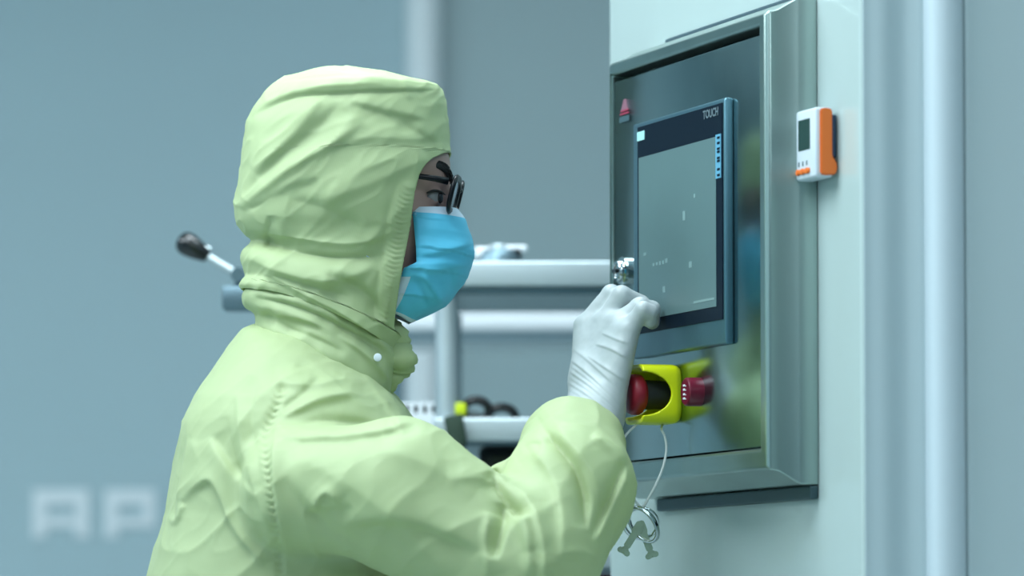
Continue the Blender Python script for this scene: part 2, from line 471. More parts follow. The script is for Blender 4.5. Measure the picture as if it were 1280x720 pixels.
mb.raw(V, F); hs = mb.build('housing', M['steel'], cb)
bv = hs.modifiers.new('b', 'BEVEL'); bv.width = .0015; bv.segments = 2; bv.limit_method = 'ANGLE'
hs.data.polygons.foreach_set('use_smooth', [True]*len(hs.data.polygons)); hs.data.set_sharp_from_angle(angle=math.radians(35))
mb = MB(True); mb.box((du0-.0035, .021, dzb-.0015), (du1+.0035, .024, dzt+.0075)); mb.build('gasket', M['dark'], cb)
mb = MB(True); mb.box((u0+.03, DC-.010, zb-.030), (u1+.004, DC-.0005, zb-fl-.002), .002); mb.build('mounting_rail', M['steel_shade'], cb)  # lower rail, its colour darkened to paint in the shadow under the box
mb = MB(True); mb.box((u0+.05, DC-.006, zt+fl+.001), (u1, DC-.0005, zt+fl+.010), .002); mb.build('mounting_rail', M['trayD'], cb)
# door
mb = MB(True); mb.box((du0, 0, dzb), (du1, .02, dzt), .002); door = mb.build('door', M['door'], cb, smooth=40)
# logo print on the door
def quadlocal(mb, u0, z0, u1, z1, y, t=.0004, mi=0): mb.box((u0, y-t, z0), (u1, y, z1), mi=mi)
a = L(775, 151, 0); b = L(787, 122, 0)
uw, zh = b[0]-a[0], b[1]-a[1]
mb = MB(True)
mb.prism([(a[0]+uw*.10, a[1]+zh*.42), (a[0]+uw*.85, a[1]+zh*.42), (a[0]+uw*.62, a[1]+zh*1.0), (a[0]+uw*.42, a[1]+zh*1.0)], -.0004, 0, mi=1)
quadlocal(mb, a[0]+uw*.10, a[1]+zh*.40, a[0]+uw*.92, a[1]+zh*.48, -.0003, mi=0)
quadlocal(mb, a[0]+uw*.05, a[1]+zh*.25, a[0]+uw*.95, a[1]+zh*.33, -.0003, mi=0)
quadlocal(mb, a[0], a[1]-zh*.12, a[0]+uw, a[1]+zh*.16, -.0003, mi=2)
mb.build('printed_logo', [M['redlogo'], M['redpale'], M['greylogo']], door, label='small red printed emblem over a dark grey caption')

# touch panel
TY = -.010
h0 = L(791, 158, TY); h1 = L(906, 119, TY); hb = L(906, 430, TY)
hu0, hu1, hz1, hz0 = h0[0], h1[0], (h0[1]+h1[1])/2, hb[1]
mb = MB(True); mb.box((hu0, TY, hz0), (hu1, .0, hz1), .003, seg=3)
tp = mb.build('touch_panel', M['bezel'], cb, smooth=40)
g0 = L(797, 250, TY-.001)[0]; g1 = L(903, 250, TY-.001)[0]
gz1 = L(903, 128, TY-.001)[1]; gz0 = (L(903, 399, TY-.001)[1])
mb = MB(True); mb.box((g0, TY-.0012, gz0), (g1, TY+.002, gz1), .0005); mb.build('front_glass', M['glass'], tp)
s0 = L(800, 250, TY)[0]; s1 = L(896.5, 250, TY)[0]; sz1 = L(896, 171, TY)[1]; sz0 = L(897, 383, TY)[1]
mb = MB(True); mb.box((s0, TY-.0016, sz0), (s1, TY-.0008, sz1), .0002)
for (px, py, w, h) in ((806, 318, 3, 4), (863, 331, 3.5, 8), (830, 362, 3, 8), (855, 270, 3, 12), (868, 245, 2, 5), (817, 331, 2.2, 4), (821, 330, 2.2, 4), (825, 329, 2.2, 5), (829, 328, 2.2, 5), (833, 326, 3, 6), (880, 378, 26, 3)):
    a = L(px-w/2, py, TY-.0016); b = L(px+w/2, py, TY-.0016); sc = h/1180
    mb.box((a[0], TY-.0018, a[1]-sc/2), (b[0], TY-.0015, a[1]+sc/2), mi=1)
mb.build('display', [M['screen'], M['smudge']], tp)
k0 = L(896.5, 200, TY)[0]; k1 = L(903, 200, TY)[0]; kz1 = L(899, 168, TY)[1]; kz0 = L(899, 223, TY)[1]
mb = MB(True); mb.box((k0, TY-.0020, kz0), (k1, TY-.001, kz1)); 
for i, t in enumerate((.08, .2, .33, .4, .54, .61, .8, .93)):
    z = kz1 + (kz0-kz1)*t; mb.box((k0+(k1-k0)*.35, TY-.0024, z-.0012), (k0+(k1-k0)*.85, TY-.0018, z+.0012), mi=1)
mb.build('scale_strip', [M['strip'], M['glass']], tp)
a = L(798, 177, TY); b = L(807, 163, TY)
mb = MB(True); mb.box((a[0], TY-.0018, a[1]), (b[0], TY-.001, b[1]), .0002); mb.build('badge', M['cyan'], tp)
cu = bpy.data.curves.new('panel_text', 'FONT'); cu.body = 'TOUCH'; cu.size = .0125; cu.extrude = .0002; cu.offset = .0003; cu.align_x = 'CENTER'; cu.align_y = 'CENTER'
tmp = bpy.data.objects.new('panel_text', cu); COL.objects.link(tmp); bpy.context.view_layer.update()
me = bpy.data.meshes.new_from_object(tmp.evaluated_get(bpy.context.evaluated_depsgraph_get())); bpy.data.objects.remove(tmp)
a = L(890, 142, TY)
bmx = bmesh.new(); bmx.from_mesh(me); bpy.data.meshes.remove(me)
xs = [v.co.x for v in bmx.verts]; want = L(900, 142, TY)[0]-L(881, 142, TY)[0]
bmx.transform(Matrix.Translation((a[0], TY-.0015, a[1])) @ Matrix.Rotation(math.pi/2, 4, 'X') @ Matrix.Diagonal((want/(max(xs)-min(xs)), 1, 1, 1)))
mb = MB(True); mb.merge(bmx); mb.build('panel_lettering', M['grey_t'], tp)

# key lock on the door
c = L(780, 339, 0); AX = (0, -1, 0)
mb = MB(True); mb.lathe((c[0], 0, c[1]), AX, [(0, .0165), (.003, .0165), (.0045, .015), (.0048, .0125), (.008, .0122), (.0095, .0112), (.0098, .008), (.0085, .0075)], 40)
lk = mb.build('key_lock', M['chrome'], cb, smooth=35)
mb = MB(True); mb.box((c[0]-.0065, -.0125, c[1]-.0022), (c[0]+.0065, -.0085, c[1]+.0022), .0008); mb.build('lock_bit', M['black'], lk)

# emergency stop: yellow shroud with side cut-outs, red mushroom
c = L(841, 494, 0); es_u, es_z = c
def D(px_left): return -(px_left)/ (1140*.953)
hh = .0325; dep = .045
# solid wall by marching a signed field, so that the cut-out edge is clean
def f_shroud(X, Y, Z):
    x, z, y = X, Z, -Y
    p = 6.0
    R = (np.abs(x)**p+np.abs(z)**p)**(1/p)
    out = R - (hh - .0035*np.clip(1-(y/.008), 0, 1)**2)
    inn = (hh-.0042) - R
    wall = np.maximum(out, np.where(y > .006, inn, -1))
    ends = np.maximum(-y, y-dep)
    cutv = 1 - ((np.abs(z)/.0240)**2 + (np.clip(dep+.002-y, 0, 1)/.0345)**2)**.5
    return np.maximum(np.maximum(wall, ends), cutv*.02)
ax_ = np.arange(-.036, .0361, .0011); ay_ = np.arange(-.049, .0041, .0011)
P, F = surface_nets(f_shroud, ax_, ay_, ax_)
P = relax(P, F, 1, .4)
P = P + np.array([es_u, 0, es_z]); A4 = np.array(MF); P = P @ A4[:3, :3].T + A4[:3, 3]
es = from_arrays('emergency_stop', P, F, M['yellow'], cb)
es['label'] = 'yellow open-sided shroud around a red mushroom emergency button'
mb = MB(True); mb.lathe((es_u, -.004, es_z), AX, [(0, .015), (.030, .0165), (.0335, .0212), (.036, .0224), (.043, .0224), (.0465, .0205), (.0484, .014), (.0490, 0)], 48)
mb.bm.faces.ensure_lookup_table()
for f in mb.bm.faces[:48]: f.material_index = 1  # stem blackened, painting in the shade inside the yellow shroud
mb.build('mushroom_button', [M['red'], M['dark']], es, smooth=50)
# second button
c = L(875, 490, 0)
mb = MB(True); mb.lathe((c[0], 0, c[1]), AX, [(0, .0155), (.013, .0155), (.016, .0152), (.0172, .0138), (.0174, 0)], 40)
pb = mb.build('push_button', M['redside'], cb, smooth=35, label='deep red round push button with white lettering')
mb = MB(True)
for dz in (-.007, -.0025, .0025, .007):
    mb.box((c[0]-.005, -.0178, c[1]+dz-.0012), (c[0]+.001, -.0172, c[1]+dz+.0010)); mb.box((c[0]+.002, -.0178, c[1]+dz-.0015), (c[0]+.0045, -.0172, c[1]+dz-.0004))
mb.build('button_lettering', M['white'], pb)

# ================================================================ DATA LOGGER
dy0 = DC-.0005; dyf = dy0-.0245
a = u1+.0052; b = L(1019, 180, dyf)[0]
zT = (L(991, 142, dyf)[1]+L(1023, 131, dyf)[1])/2; zB = L(1000, 226, dyf)[1]
dl = root('data_logger', 'small white and orange data logger stuck on the cabinet beside the control box', 'thermometer', MF @ Vector(((a+b)/2, dy0, zB)), PHI)
mb = MB(True); mb.box((a, dyf, zB), (b, dy0-.0045, zT), .0035, seg=4); mb.build('case', M['logger'], dl, smooth=50)
zs = lambda t: zB+(zT-zB)*t
mb = MB(True); mb.box((a+(b-a)*.15, dyf-.0006, zs(.42)), (a+(b-a)*.74, dyf+.001, zs(.86)), .0004); mb.build('display', M['lcd'], dl)
mb = MB(True); mb.box((a+(b-a)*.09, dyf-.002, zs(.08)), (a+(b-a)*.74, dyf+.001, zs(.155)), .0018)
for k in range(3): mb.lathe((a+(b-a)*(.17+.24*k), dyf-.001, zs(.115)), AX, [(0, .0034), (.0018, .003), (.0022, 0)], 16)
mb.build('button_strip', M['orange'], dl, smooth=50)
mb = MB(True)
for k in range(3): mb.box((a+(b-a)*(.14+.2*k), dyf-.0004, zs(.2)), (a+(b-a)*(.20+.2*k), dyf+.0005, zs(.265)))
mb.build('printed_marks', M['grey_t'], dl)
mb = MB(True)
prof = []
yq0, yq1 = dyf+.005, dy0-.0065
for (y, t) in ((yq0, .05), (yq0, .96), (yq0+.003, .985), (yq1-.003, .985), (yq1, .96), (yq1, .30), (yq1+.003, .25), (yq1+.0055, .18), (yq1+.005, .09), (yq1+.003, .04), (yq0+.004, .03)):
    prof.append((y, zs(t)))
bmx = bmesh.new(); Aq = [bmx.verts.new((b-.002, y, z)) for y, z in prof]; Bq = [bmx.verts.new((b+.0035, y, z)) for y, z in prof]
bmx.faces.new(Aq); bmx.faces.new(Bq[::-1])
for i in range(len(prof)): j = (i+1) % len(prof); bmx.faces.new((Aq[i], Bq[i], Bq[j], Aq[j]))
bmesh.ops.recalc_face_normals(bmx, faces=bmx.faces[:]); bmesh.ops.bevel(bmx, geom=bmx.edges[:], offset=.0012, segments=2, affect='EDGES', clamp_overlap=True)
mb.merge(bmx); mb.build('side_grip', M['orange'], dl, smooth=50)
mb = MB(True); mb.box((a+.006, dy0-.0047, zs(.3)), (b-.003, dy0, zs(.9)), .001); mb.build('wall_clip', M['blue_dark'], dl)  # clip fills the gap; its dark blue paints the shadow behind the case

# ================================================================ CORD, RINGS, KEYS
YK = W(800, 600, 5.70).y
def wpts(l, Y): return [W(x, y, Y if len(r) == 0 else r[0]) for x, y, *r in l]
shx = MF @ Vector((es_u, -.04, es_z-.031)); shb = MF @ Vector((es_u, -.012, es_z-.032))
c1 = [(shx.x, shx.y, shx.z)] + [tuple(W(x, y, 5.66)) for x, y in ((783, 543), (777, 556), (775, 568), (778, 590), (786, 612), (797, 630), (804, 633), (811, 622), (821, 603), (829, 583), (833, 562), (831, 546), (827, 537))] + [(shb.x, shb.y, shb.z)]
def catmull(P, n=8):
    P = [Vector(p) for p in P]; out = []
    for i in range(len(P)-1):
        a, b, c, d = P[max(i-1, 0)], P[i], P[i+1], P[min(i+2, len(P)-1)]
        for k in range(n):
            t = k/n; out.append(.5*((2*b)+(c-a)*t+(2*a-5*b+4*c-d)*t*t+(3*b-a-3*c+d)*t**3))
    return out+[P[-1]]
mb = MB(); mb.tube(catmull(c1), .00135, 8)
tag(mb.build('cord', M['cord'], smooth=True), 'thin white cord looped from the yellow emergency stop down to the keys', 'cord')
def ring_pts(cx, cy, rx, ry, rot, Y, tilt, n=40):
    out = []
    for k in range(n):
        t = 2*math.pi*k/n; x, y = rx*math.cos(t), ry*math.sin(t)
        out.append(W(cx+x*math.cos(rot)-y*math.sin(rot), cy+x*math.sin(rot)+y*math.cos(rot), Y+tilt*math.sin(t)))
    return out
mb = MB(); mb.tube(ring_pts(801, 654, 21, 19, .1, 5.675, .008), .0021, 10, True)
tag(mb.build('key_ring', M['chrome'], smooth=True), 'round steel key ring hanging flat at the end of the white cord', 'key ring')
mb = MB(); mb.tube(ring_pts(804, 656, 24, 14, .95, 5.655, .004), .0020, 10, True, flat=1.8)
tag(mb.build('key_ring', M['chrome'], smooth=True), 'tilted split key ring in front, its lower end pointing right', 'key ring')
def key(pts_axis, half, bit, Y, label, plate=None):
    (x0, y0), (x1, y1) = pts_axis
    l = math.hypot(x1-x0, y1-y0); d = ((x1-x0)/l, (y1-y0)/l); n = (-d[1], d[0])
    def q(s, t, dy): return W(x0+d[0]*s+n[0]*t, y0+d[1]*s+n[1]*t, Y+dy)
    r = root('key', label, 'key', W(x1, y1, Y), 0)
    def prismq(outl, th):
        mb = MB(); t = bmesh.new()
        A = [t.verts.new(q(s, u, -th)) for s, u in outl]; B = [t.verts.new(q(s, u, th)) for s, u in outl]
        t.faces.new(A); t.faces.new(B[::-1])
        for i in range(len(outl)): j = (i+1) % len(outl); t.faces.new((A[i], B[i], B[j], A[j]))
        bmesh.ops.recalc_face_normals(t, faces=t.faces[:]); bmesh.ops.bevel(t, geom=t.edges[:], offset=.0010, segments=2, affect='EDGES', clamp_overlap=True)
        mb.merge(t); return mb
    hd = half*1.3
    prismq([(-6, -hd*.8), (-3, -hd), (9, -hd), (12, -half), (12, half), (9, hd), (-3, hd), (-6, hd*.8)], .0012).build('bow', M['key'], r, smooth=40)
    prismq([(10, -half), (l-9, -half), (l-9, half), (10, half)], .0028).build('shank', M['key'], r, smooth=40)
    prismq([(l-10, -half*.8), (l-7, -half*.8), (l-6, -bit), (l, -bit), (l+1, -bit*.3), (l-1, 0), (l+1, bit*.3), (l, bit), (l-6, bit), (l-7, half*.8), (l-10, half*.8)], .0032).build('bit', M['key'], r, smooth=40)
key(((799, 658), (778, 692)), 4.5, 8.5, 5.648, 'flat steel cabinet key hanging to the lower left')
key(((801, 657), (816, 697)), 4.5, 8.5, 5.668, 'darker cabinet key with a T end hanging to the lower right')

# ================================================================ BACKGROUND FURNITURE
YT = 6.45
def bxp(mb, x0, y0, x1, y1, Ya, Yb, bev=.002, mi=0):
    a, b = W(x0, y1, Ya), W(x1, y0, Ya); mb.box((a.x, Ya, a.z), (b.x, Yb, b.z), bev, mi)
tr = root('trolley', 'stainless steel trolley with raised tray rims standing behind the worker', 'trolley', (W(650, 500, YT).x, YT+.25, 0))
zs_top = W(600, 322, YT).z; zs_bot = W(600, 519, YT).z
def tray(name, y0, y1, x0, x1, dark):
    mb = MB(); a, b = W(x0, y1, YT), W(x1, y0, YT)
    mb.box((a.x, YT, a.z), (b.x, YT+.02, b.z), .0035, seg=4); mb.box((a.x, YT+.48, a.z), (b.x, YT+.5, b.z), .008, seg=4)
    mb.box((a.x, YT+.01, a.z), (a.x+.02, YT+.49, b.z), .008); mb.box((b.x-.02, YT+.01, a.z), (b.x, YT+.49, b.z), .008)
    mb.box((a.x+.01, YT+.01, a.z+.004), (b.x-.01, YT+.49, a.z+.010))
    o = mb.build(name, M['tray'], tr, smooth=40)
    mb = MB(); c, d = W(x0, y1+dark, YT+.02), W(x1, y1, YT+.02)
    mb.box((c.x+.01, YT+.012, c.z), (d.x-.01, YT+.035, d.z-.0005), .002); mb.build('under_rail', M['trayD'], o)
    return a, b
A1, B1 = tray('shelf', 326, 358, 541, 800, 10)
A2, B2 = tray('shelf', 522, 552, 541, 800, 5)
A3, B3 = tray('shelf', 688, 711, 541, 800, 3)
for (px, yy) in ((558, YT+.03), (780, YT+.03), (558, YT+.47), (780, YT+.47)):
    mb = MB(); x = W(px, 400, YT).x; mb.lathe((x, yy, .1), (0, 0, 1), [(0, .0145), (zs_top-.14, .0145)], 24); mb.build('post', M['tray'], tr, smooth=40)
    mb = MB(); mb.lathe((x-.014, yy, .05), (1, 0, 0), [(0, .045), (.002, .05), (.026, .05), (.028, .045)], 24)
    mb.build('castor', M['black'], tr, smooth=40)
    
# fitting on the top shelf
f0 = W(597, 320, YT+.12)
vr = root('clamp_fitting', 'low round steel fitting with two white lever caps on the trolley top', 'clamp', (W(622, 320, YT+.1).x, YT+.1, A1.z+.01))
cx = W(624, 320, YT+.1).x; zz = W(624, 327, YT+.1).z
mb = MB(); mb.lathe((cx, YT+.1, A1.z+.01), (0, 0, 1), [(0, .030), (zz-A1.z-.01+.003, .030), (zz-A1.z+.004, .024), (zz-A1.z+.006, .012)], 32); mb.build('body', M['trayD'], vr, smooth=40)
for (x0, y0, x1, y1) in ((593, 308, 613, 323), (632, 306, 659, 313)):
    mb = MB(); bxp(mb, x0, y0, x1, y1, YT+.085, YT+.115, .003); mb.build('lever_cap', M['white'], vr, smooth=40)
mb = MB(); mb.tube([W(613, 311, YT+.1), W(622, 309, YT+.1), W(633, 310, YT+.1)], .005, 12); mb.build('link_rod', M['tray'], vr, smooth=True)
mb = MB(); mb.lathe(W(645, 322, YT+.09), (0, 0, 1), [(-.006, .004), (.006, .007), (.012, .0045)], 16); mb.build('knob', M['black'], vr, smooth=40)

# slotted white box on the lower shelf
zsh = A2.z+.010
rk = root('tube_rack', 'white slotted plastic rack on the lower trolley shelf behind the sleeve', 'rack', (W(530, 530, YT+.06).x, YT+.08, zsh))
mb = MB(); Yr = YT+.045
bxp(mb, 500, 503, 560, 507, Yr, Yr+.08, .001); bxp(mb, 500, 516.5, 560, 546, Yr, Yr+.08, .001)
for i in range(6): bxp(mb, 500+i*11.2, 506, 504+i*11.2+2.2, 517, Yr, Yr+.08, .0005)
mb.build('casing', M['white'], rk)
mb = MB(); bxp(mb, 503, 507, 557, 517, Yr+.03, Yr+.07, 0); mb.build('slot_shade', M['steel_shade'], rk)  # dark block behind the slots, painting the shade inside the rack

# yellow tape, scissors, cloth
mb = MB(); bxp(mb, 563, 503, 583, 519.5, YT+.02, YT+.05, .004, 0); bxp(mb, 561, 507, 567, 521, YT+.018, YT+.052, .003, 1)
tag(mb.build('marker_pen', [M['tape'], M['white']], smooth=40), 'short yellow-green marker lying at the left end of the scissors', 'marker')
sc = root('scissors', 'scissors with big black finger loops lying on the lower trolley shelf', 'scissors', (W(610, 519, YT+.05).x, YT+.05, zs_bot))
for (cx_, rx, cy_, ry, yy) in ((595, 16, 513, 13, .05), (627, 17, 521, 12, .07)):
    mb = MB(); mb.tube([W(cx_+rx*math.cos(t), cy_-ry*math.sin(t), YT+yy) for t in [2*math.pi*k/32 for k in range(32)]], .0056, 10, True); mb.build('finger_loop', M['black'], sc, smooth=True)
mb = MB(); mb.tube([W(567, 511, YT+.05), W(585, 517, YT+.055), W(612, 524, YT+.06)], [.003, .005, .004], 10, flat=.5); mb.build('blade', M['tray'], sc, smooth=True)
mb = MB()
clp = catmull([W(566, 520, YT-.012), W(569, 535, YT-.014), W(571, 552, YT-.014), W(566, 575, YT-.014)], 5)
mb.tube(clp, [.012]*len(clp), 14, flat=.5)
tag(mb.build('hanging_cloth', M['darkgreen'], smooth=True), 'dark green cloth strip hanging over the rim of the lower trolley shelf', 'cloth')
mb = MB(); bxp(mb, 597, 557, 700, 640, YT+.05, YT+.3, .01)
tag(mb.build('storage_box', M['black'], smooth=40), 'black box standing beneath the lower trolley shelf', 'box')
mb = MB(); bxp(mb, 700, 717, 775, 800, YT+.05, YT+.3, .008)
tag(mb.build('storage_box', M['maroon'], smooth=40), 'maroon box low down between the sleeve and the cabinet edge', 'box')

# table further back: blurred white edge
YB = 7.7
tb = root('work_table', 'white-topped steel table behind the trolley, out of focus', 'table', (W(650, 500, YB).x, YB+.25, 0))
a, b = W(480, 414, YB), W(860, 389, YB)
mb = MB(); mb.box((a.x, YB, a.z), (b.x, YB+.5, b.z), .01, seg=3); mb.build('tabletop', M['white'], tb, smooth=40)
mb = MB(); c = W(480, 424, YB); mb.box((a.x+.01, YB+.01, c.z), (b.x-.01, YB+.04, a.z-.0005)); mb.build('apron', M['trayD'], tb)
for px, yy in ((485, .03), (845, .03), (485, .47), (845, .47)):
    x = W(px, 400, YB).x; mb = MB(); mb.box((x-.015, YB+yy-.015, 0), (x+.015, YB+yy+.015, a.z)); mb.build('leg', M['trayD'], tb)

# black-knobbed lever on a machine arm behind the head
YL = 6.4
lv = root('toggle_lever', 'slanted steel lever with black teardrop knob behind the worker\'s hood', 'lever', W(320, 388, YL))
p0, p1 = W(252, 317, YL), W(301, 346, YL)
mb = MB(); mb.tube([p0, p1], .0055, 16); mb.build('rod', M['tray'], lv, smooth=40)
ax = (W(226, 300, YL)-W(262, 322, YL)).normalized(); st = W(260, 321, YL)
mb = MB(); mb.lathe(st, ax, [(0, .007), (.006, .0095), (.016, .0125), (.026, .0145), (.034, .0145), (.040, .011), (.043, .005), (.0435, 0)], 28); mb.build('knob', M['black'], lv, smooth=60)
mb = MB(); mb.tube([W(251, 306, YL), W(262, 312, YL)], .003, 10); mb.build('pin', M['chrome'], lv, smooth=40)
mb = MB(); mb.lathe(W(298, 344, YL), (0, 1, 0), [(-.012, .009), (.02, .009)], 24); mb.build('pivot', M['chrome'], lv, smooth=40)
mb = MB(); a, b = W(278, 387, YL), W(360, 358, YL); mb.box((a.x, YL-.01, a.z), (b.x, YL+.05, b.z), .003); 
a2, b2 = W(293, 362, YL), W(312, 340, YL); mb.box((a2.x, YL-.004, a2.z), (b2.x, YL+.02, b2.z), .003); mb.build('clamp_block', M['trayD'], lv, smooth=40)
mb = MB(); a, b = W(330, 700, YL), W(352, 385, YL); mb.box((a.x, YL, 0), (b.x, YL+.04, b.z), .003); mb.build('upright', M['tray'], lv)

# ================================================================ PERSON
pe = root('person', 'person in a pale yellow hooded cleanroom suit, blue mask and glasses reaching to the panel', 'person', (W(400, 500, YP).x, YP, 0))
S = YP/FPX                                  # metres per pixel at the person

# ---- coverall
TORSO = [  # py, L, R, half depth (px)
    (403, 325, 335, 20), (407, 312, 354, 48), (412, 302, 366, 66), (425, 292, 395, 105), (447, 275, 424, 145), (474, 255, 469, 180), (494, 242, 494, 200), (512, 234, 508, 210), (528, 228, 520, 216),
    (560, 220, 536, 220), (590, 215, 545, 220), (640, 207, 555, 216), (680, 195, 560, 214), (720, 185, 560, 214), (800, 178, 560, 215), (900, 190, 550, 215), (1010, 205, 535, 210), (1080, 215, 530, 200)]
def WP(px, py, Y): return tuple(W(px, py, Y))
def f_suit(X, Y, Z):
    px, py = pix(X, Y, Z)
    l, r, dd = interp(TORSO, 1, py), interp(TORSO, 2, py), interp(TORSO, 3, py)*S
    mid, half = (l+r)/2, (r-l)/2*S
    ex = np.abs((px-mid)*S/half); ey = np.abs((Y-YP)/dd); p = 2.3
    k = (ex**p+ey**p)**(1/p)
    t = (k-1)*np.minimum(half, dd)*.8
    t = np.maximum(t, (404-py)*S)
    zb = W(400, 1060, YP).z
    t = np.maximum(t, zb-Z)
    # legs
    for s in (-1, 1):
        leg = smin(cone(X, Y, Z, (WP(372, 0, YP)[0], YP+s*.10, zb+.03), (WP(385, 0, YP)[0], YP+s*.11, .50), .135, .098), cone(X, Y, Z, (WP(385, 0, YP)[0], YP+s*.11, .50), (WP(372, 0, YP)[0], YP+s*.115, .10), .098, .075), .05)
        t = smin(t, leg, .05)
    # far arm, hanging
    t = smin(t, cone(X, Y, Z, WP(360, 560, 5.84), WP(350, 800, 5.89), .075, .065), .05)
    t = smin(t, cone(X, Y, Z, WP(350, 800, 5.89), WP(400, 1000, 5.89), .065, .05), .02)
    # near arm
    arm = cone(X, Y, Z, WP(378, 612, 5.46), WP(500, 616, 5.425), 74*S, 86*S)
    arm = smin(arm, cone(X, Y, Z, WP(500, 616, 5.425), WP(648, 716, 5.41), 86*S, 88*S), .02)
    fore = cone(X, Y, Z, WP(655, 716, 5.41), WP(712, 612, 5.475), 84*S, 76*S)
    fore = smin(fore, cone(X, Y, Z, WP(712, 612, 5.475), WP(716, 562, 5.555), 76*S, 66*S), .02)
    fore = smin(fore, cone(X, Y, Z, WP(704, 552, 5.585), WP(736, 550, 5.615), 44*S, 44*S), .012)
    fore = smin(fore, cone(X, Y, Z, WP(632, 609, 5.50), WP(660, 640, 5.47), 31*S, 40*S), .015)
    arm = smin(arm, fore, .012)
    t = smin(t, arm, .022)
    # hollow at the cuff
    return np.maximum(t, -cone(X, Y, Z, WP(737, 535, 5.635), WP(748, 480, 5.655), 31*S, 33*S))
def axis(segs):
    out = []
    for a, b, st in segs: out += list(np.arange(a, b-st*.5, st))
    return np.array(out+[segs[-1][1]])
xa = W(165, 0, YP).x; xb = W(810, 0, YP).x
P, F = surface_nets(f_suit, axis([(xa, xb, .0026)]), axis([(5.30, 5.70, .0028), (5.70, 5.99, .010)]), axis([(.02, 1.12, .016), (1.12, 1.50, .0026)]))
P = relax(P, F, 2, .5)
SUIT_FOLDS = [
    ([(352, 486), (341, 515), (328, 545), (333, 580), (337, 615), (344, 650), (348, 700), (352, 730)], -.0034, 5.5, 'g'),
    ([(356, 500), (345, 530), (341, 580), (345, 620), (352, 660), (358, 720)], .0035, 6, 'r'),
    ([(318, 470), (310, 520), (322, 580), (326, 640)], -.0045, 13, 'r'),
    ([(296, 490), (298, 540), (315, 610), (338, 665)], .005, 9, 'r'),
    ([(280, 520), (290, 570), (312, 640), (340, 690)], -.005, 10, 'r'),
    ([(226, 630), (243, 610), (263, 596), (275, 615), (292, 662), (330, 705)], .0065, 7, 'r'),
    ([(236, 548), (228, 580), (224, 612), (220, 650)], .006, 5, 's'),
    ([(262, 545), (290, 590), (318, 620)], -.004, 8, 's'),
    ([(213, 655), (224, 650), (232, 630)], .006, 5, 'r'),
    ([(345, 545), (400, 551), (460, 545), (520, 530)], .0045, 8, 's'),
    ([(352, 522), (385, 505), (418, 494), (455, 490)], .006, 8, 'r'),
    ([(350, 512), (380, 490), (400, 470)], -.004, 7, 'r'),
    ([(355, 538), (385, 525), (430, 524), (480, 530)], -.006, 9, 'r'),
    ([(345, 478), (400, 482), (440, 470), (475, 490)], .005, 10, 'r'),
    ([(370, 455), (410, 468), (440, 474)], -.003, 8, 'r'),
    ([(447, 462), (470, 490), (492, 525), (500, 545)], .004, 7, 's'),
    ([(320, 440), (360, 438), (400, 452)], .003, 9, 'r'),
    ([(390, 640), (408, 612), (424, 628)], .0055, 6, 'r'), ([(380, 643), (412, 640), (440, 634)], -.004, 8, 'r'),
    ([(352, 600), (385, 640), (450, 690), (520, 740)], -.006, 18, 'r'),
    ([(370, 570), (430, 600), (500, 650), (560, 720)], .004, 22, 'r'),
    ([(560, 600), (600, 596), (622, 600), (650, 580)], .004, 12, 'r'),
    ([(618, 586), (623, 601), (636, 622), (655, 648)], -.020, 8, 'r'), ([(612, 596), (628, 622), (646, 650), (660, 690)], .006, 9, 'r'),
    ([(634, 625), (632, 650), (624, 675), (618, 698)], -.011, 7, 'r'), ([(650, 640), (660, 670), (662, 720)], .007, 10, 'r'),
    ([(612, 640), (605, 680), (612, 720)], .006, 10, 'r'),
    ([(636, 602), (655, 622), (672, 655), (680, 700), (676, 735)], .008, 9, 'r'),
    ([(669, 518), (684, 540), (708, 566), (724, 590), (735, 622), (733, 660)], -.012, 6, 'r'), ([(680, 510), (700, 540), (722, 566), (742, 596), (752, 630)], .006, 9, 'r'),
    ([(655, 545), (668, 565), (690, 590), (705, 640), (700, 700)], .006, 12, 'r'),
    ([(782, 582), (772, 610), (758, 640), (742, 675)], .006, 5, 's'),
    ([(740, 545), (764, 560), (778, 580)], .005, 8, 'r'), ([(652, 560), (660, 552), (676, 552)], -.005, 6, 'r'),
    ([(470, 560), (540, 580), (590, 620)], .003, 20, 'r'), ([(430, 660), (500, 650), (560, 670), (600, 690)], .005, 14, 's'),
]
ROT = np.array(Matrix.Rotation(.7, 3, 'Y'))
def drape(P, F, folds, amp, scale, seed, lim=None):
    N = normals(P, F); px, py = pix(P[:, 0], P[:, 1], P[:, 2])
    face = np.clip(-N[:, 1]*1.6, 0, 1)
    h = fold_field(px, py, folds)*face
    near = P[:, 2] > 1.0
    w = np.zeros(len(P)); idx = np.nonzero(near)[0]
    w[idx] = amp*wrinkle(P[idx], scale, seed)
    q = P[idx] @ ROT.T
    w[idx] += amp*1.0*(ridged(q, scale*1.2, seed+7, .55, 1.3)**3-.3)
    w[idx] += amp*.25*(ridged(q, scale*3.0, seed+17, .5, 1.3)**3-.3)
    d = h[:, None]*(N*.5+np.array([0, -.5, 0])) + w[:, None]*N
    return P+d
P = drape(P, F, SUIT_FOLDS, .0019, 13, 3.1)
from_arrays('coverall', P, F, M['suit'], pe)

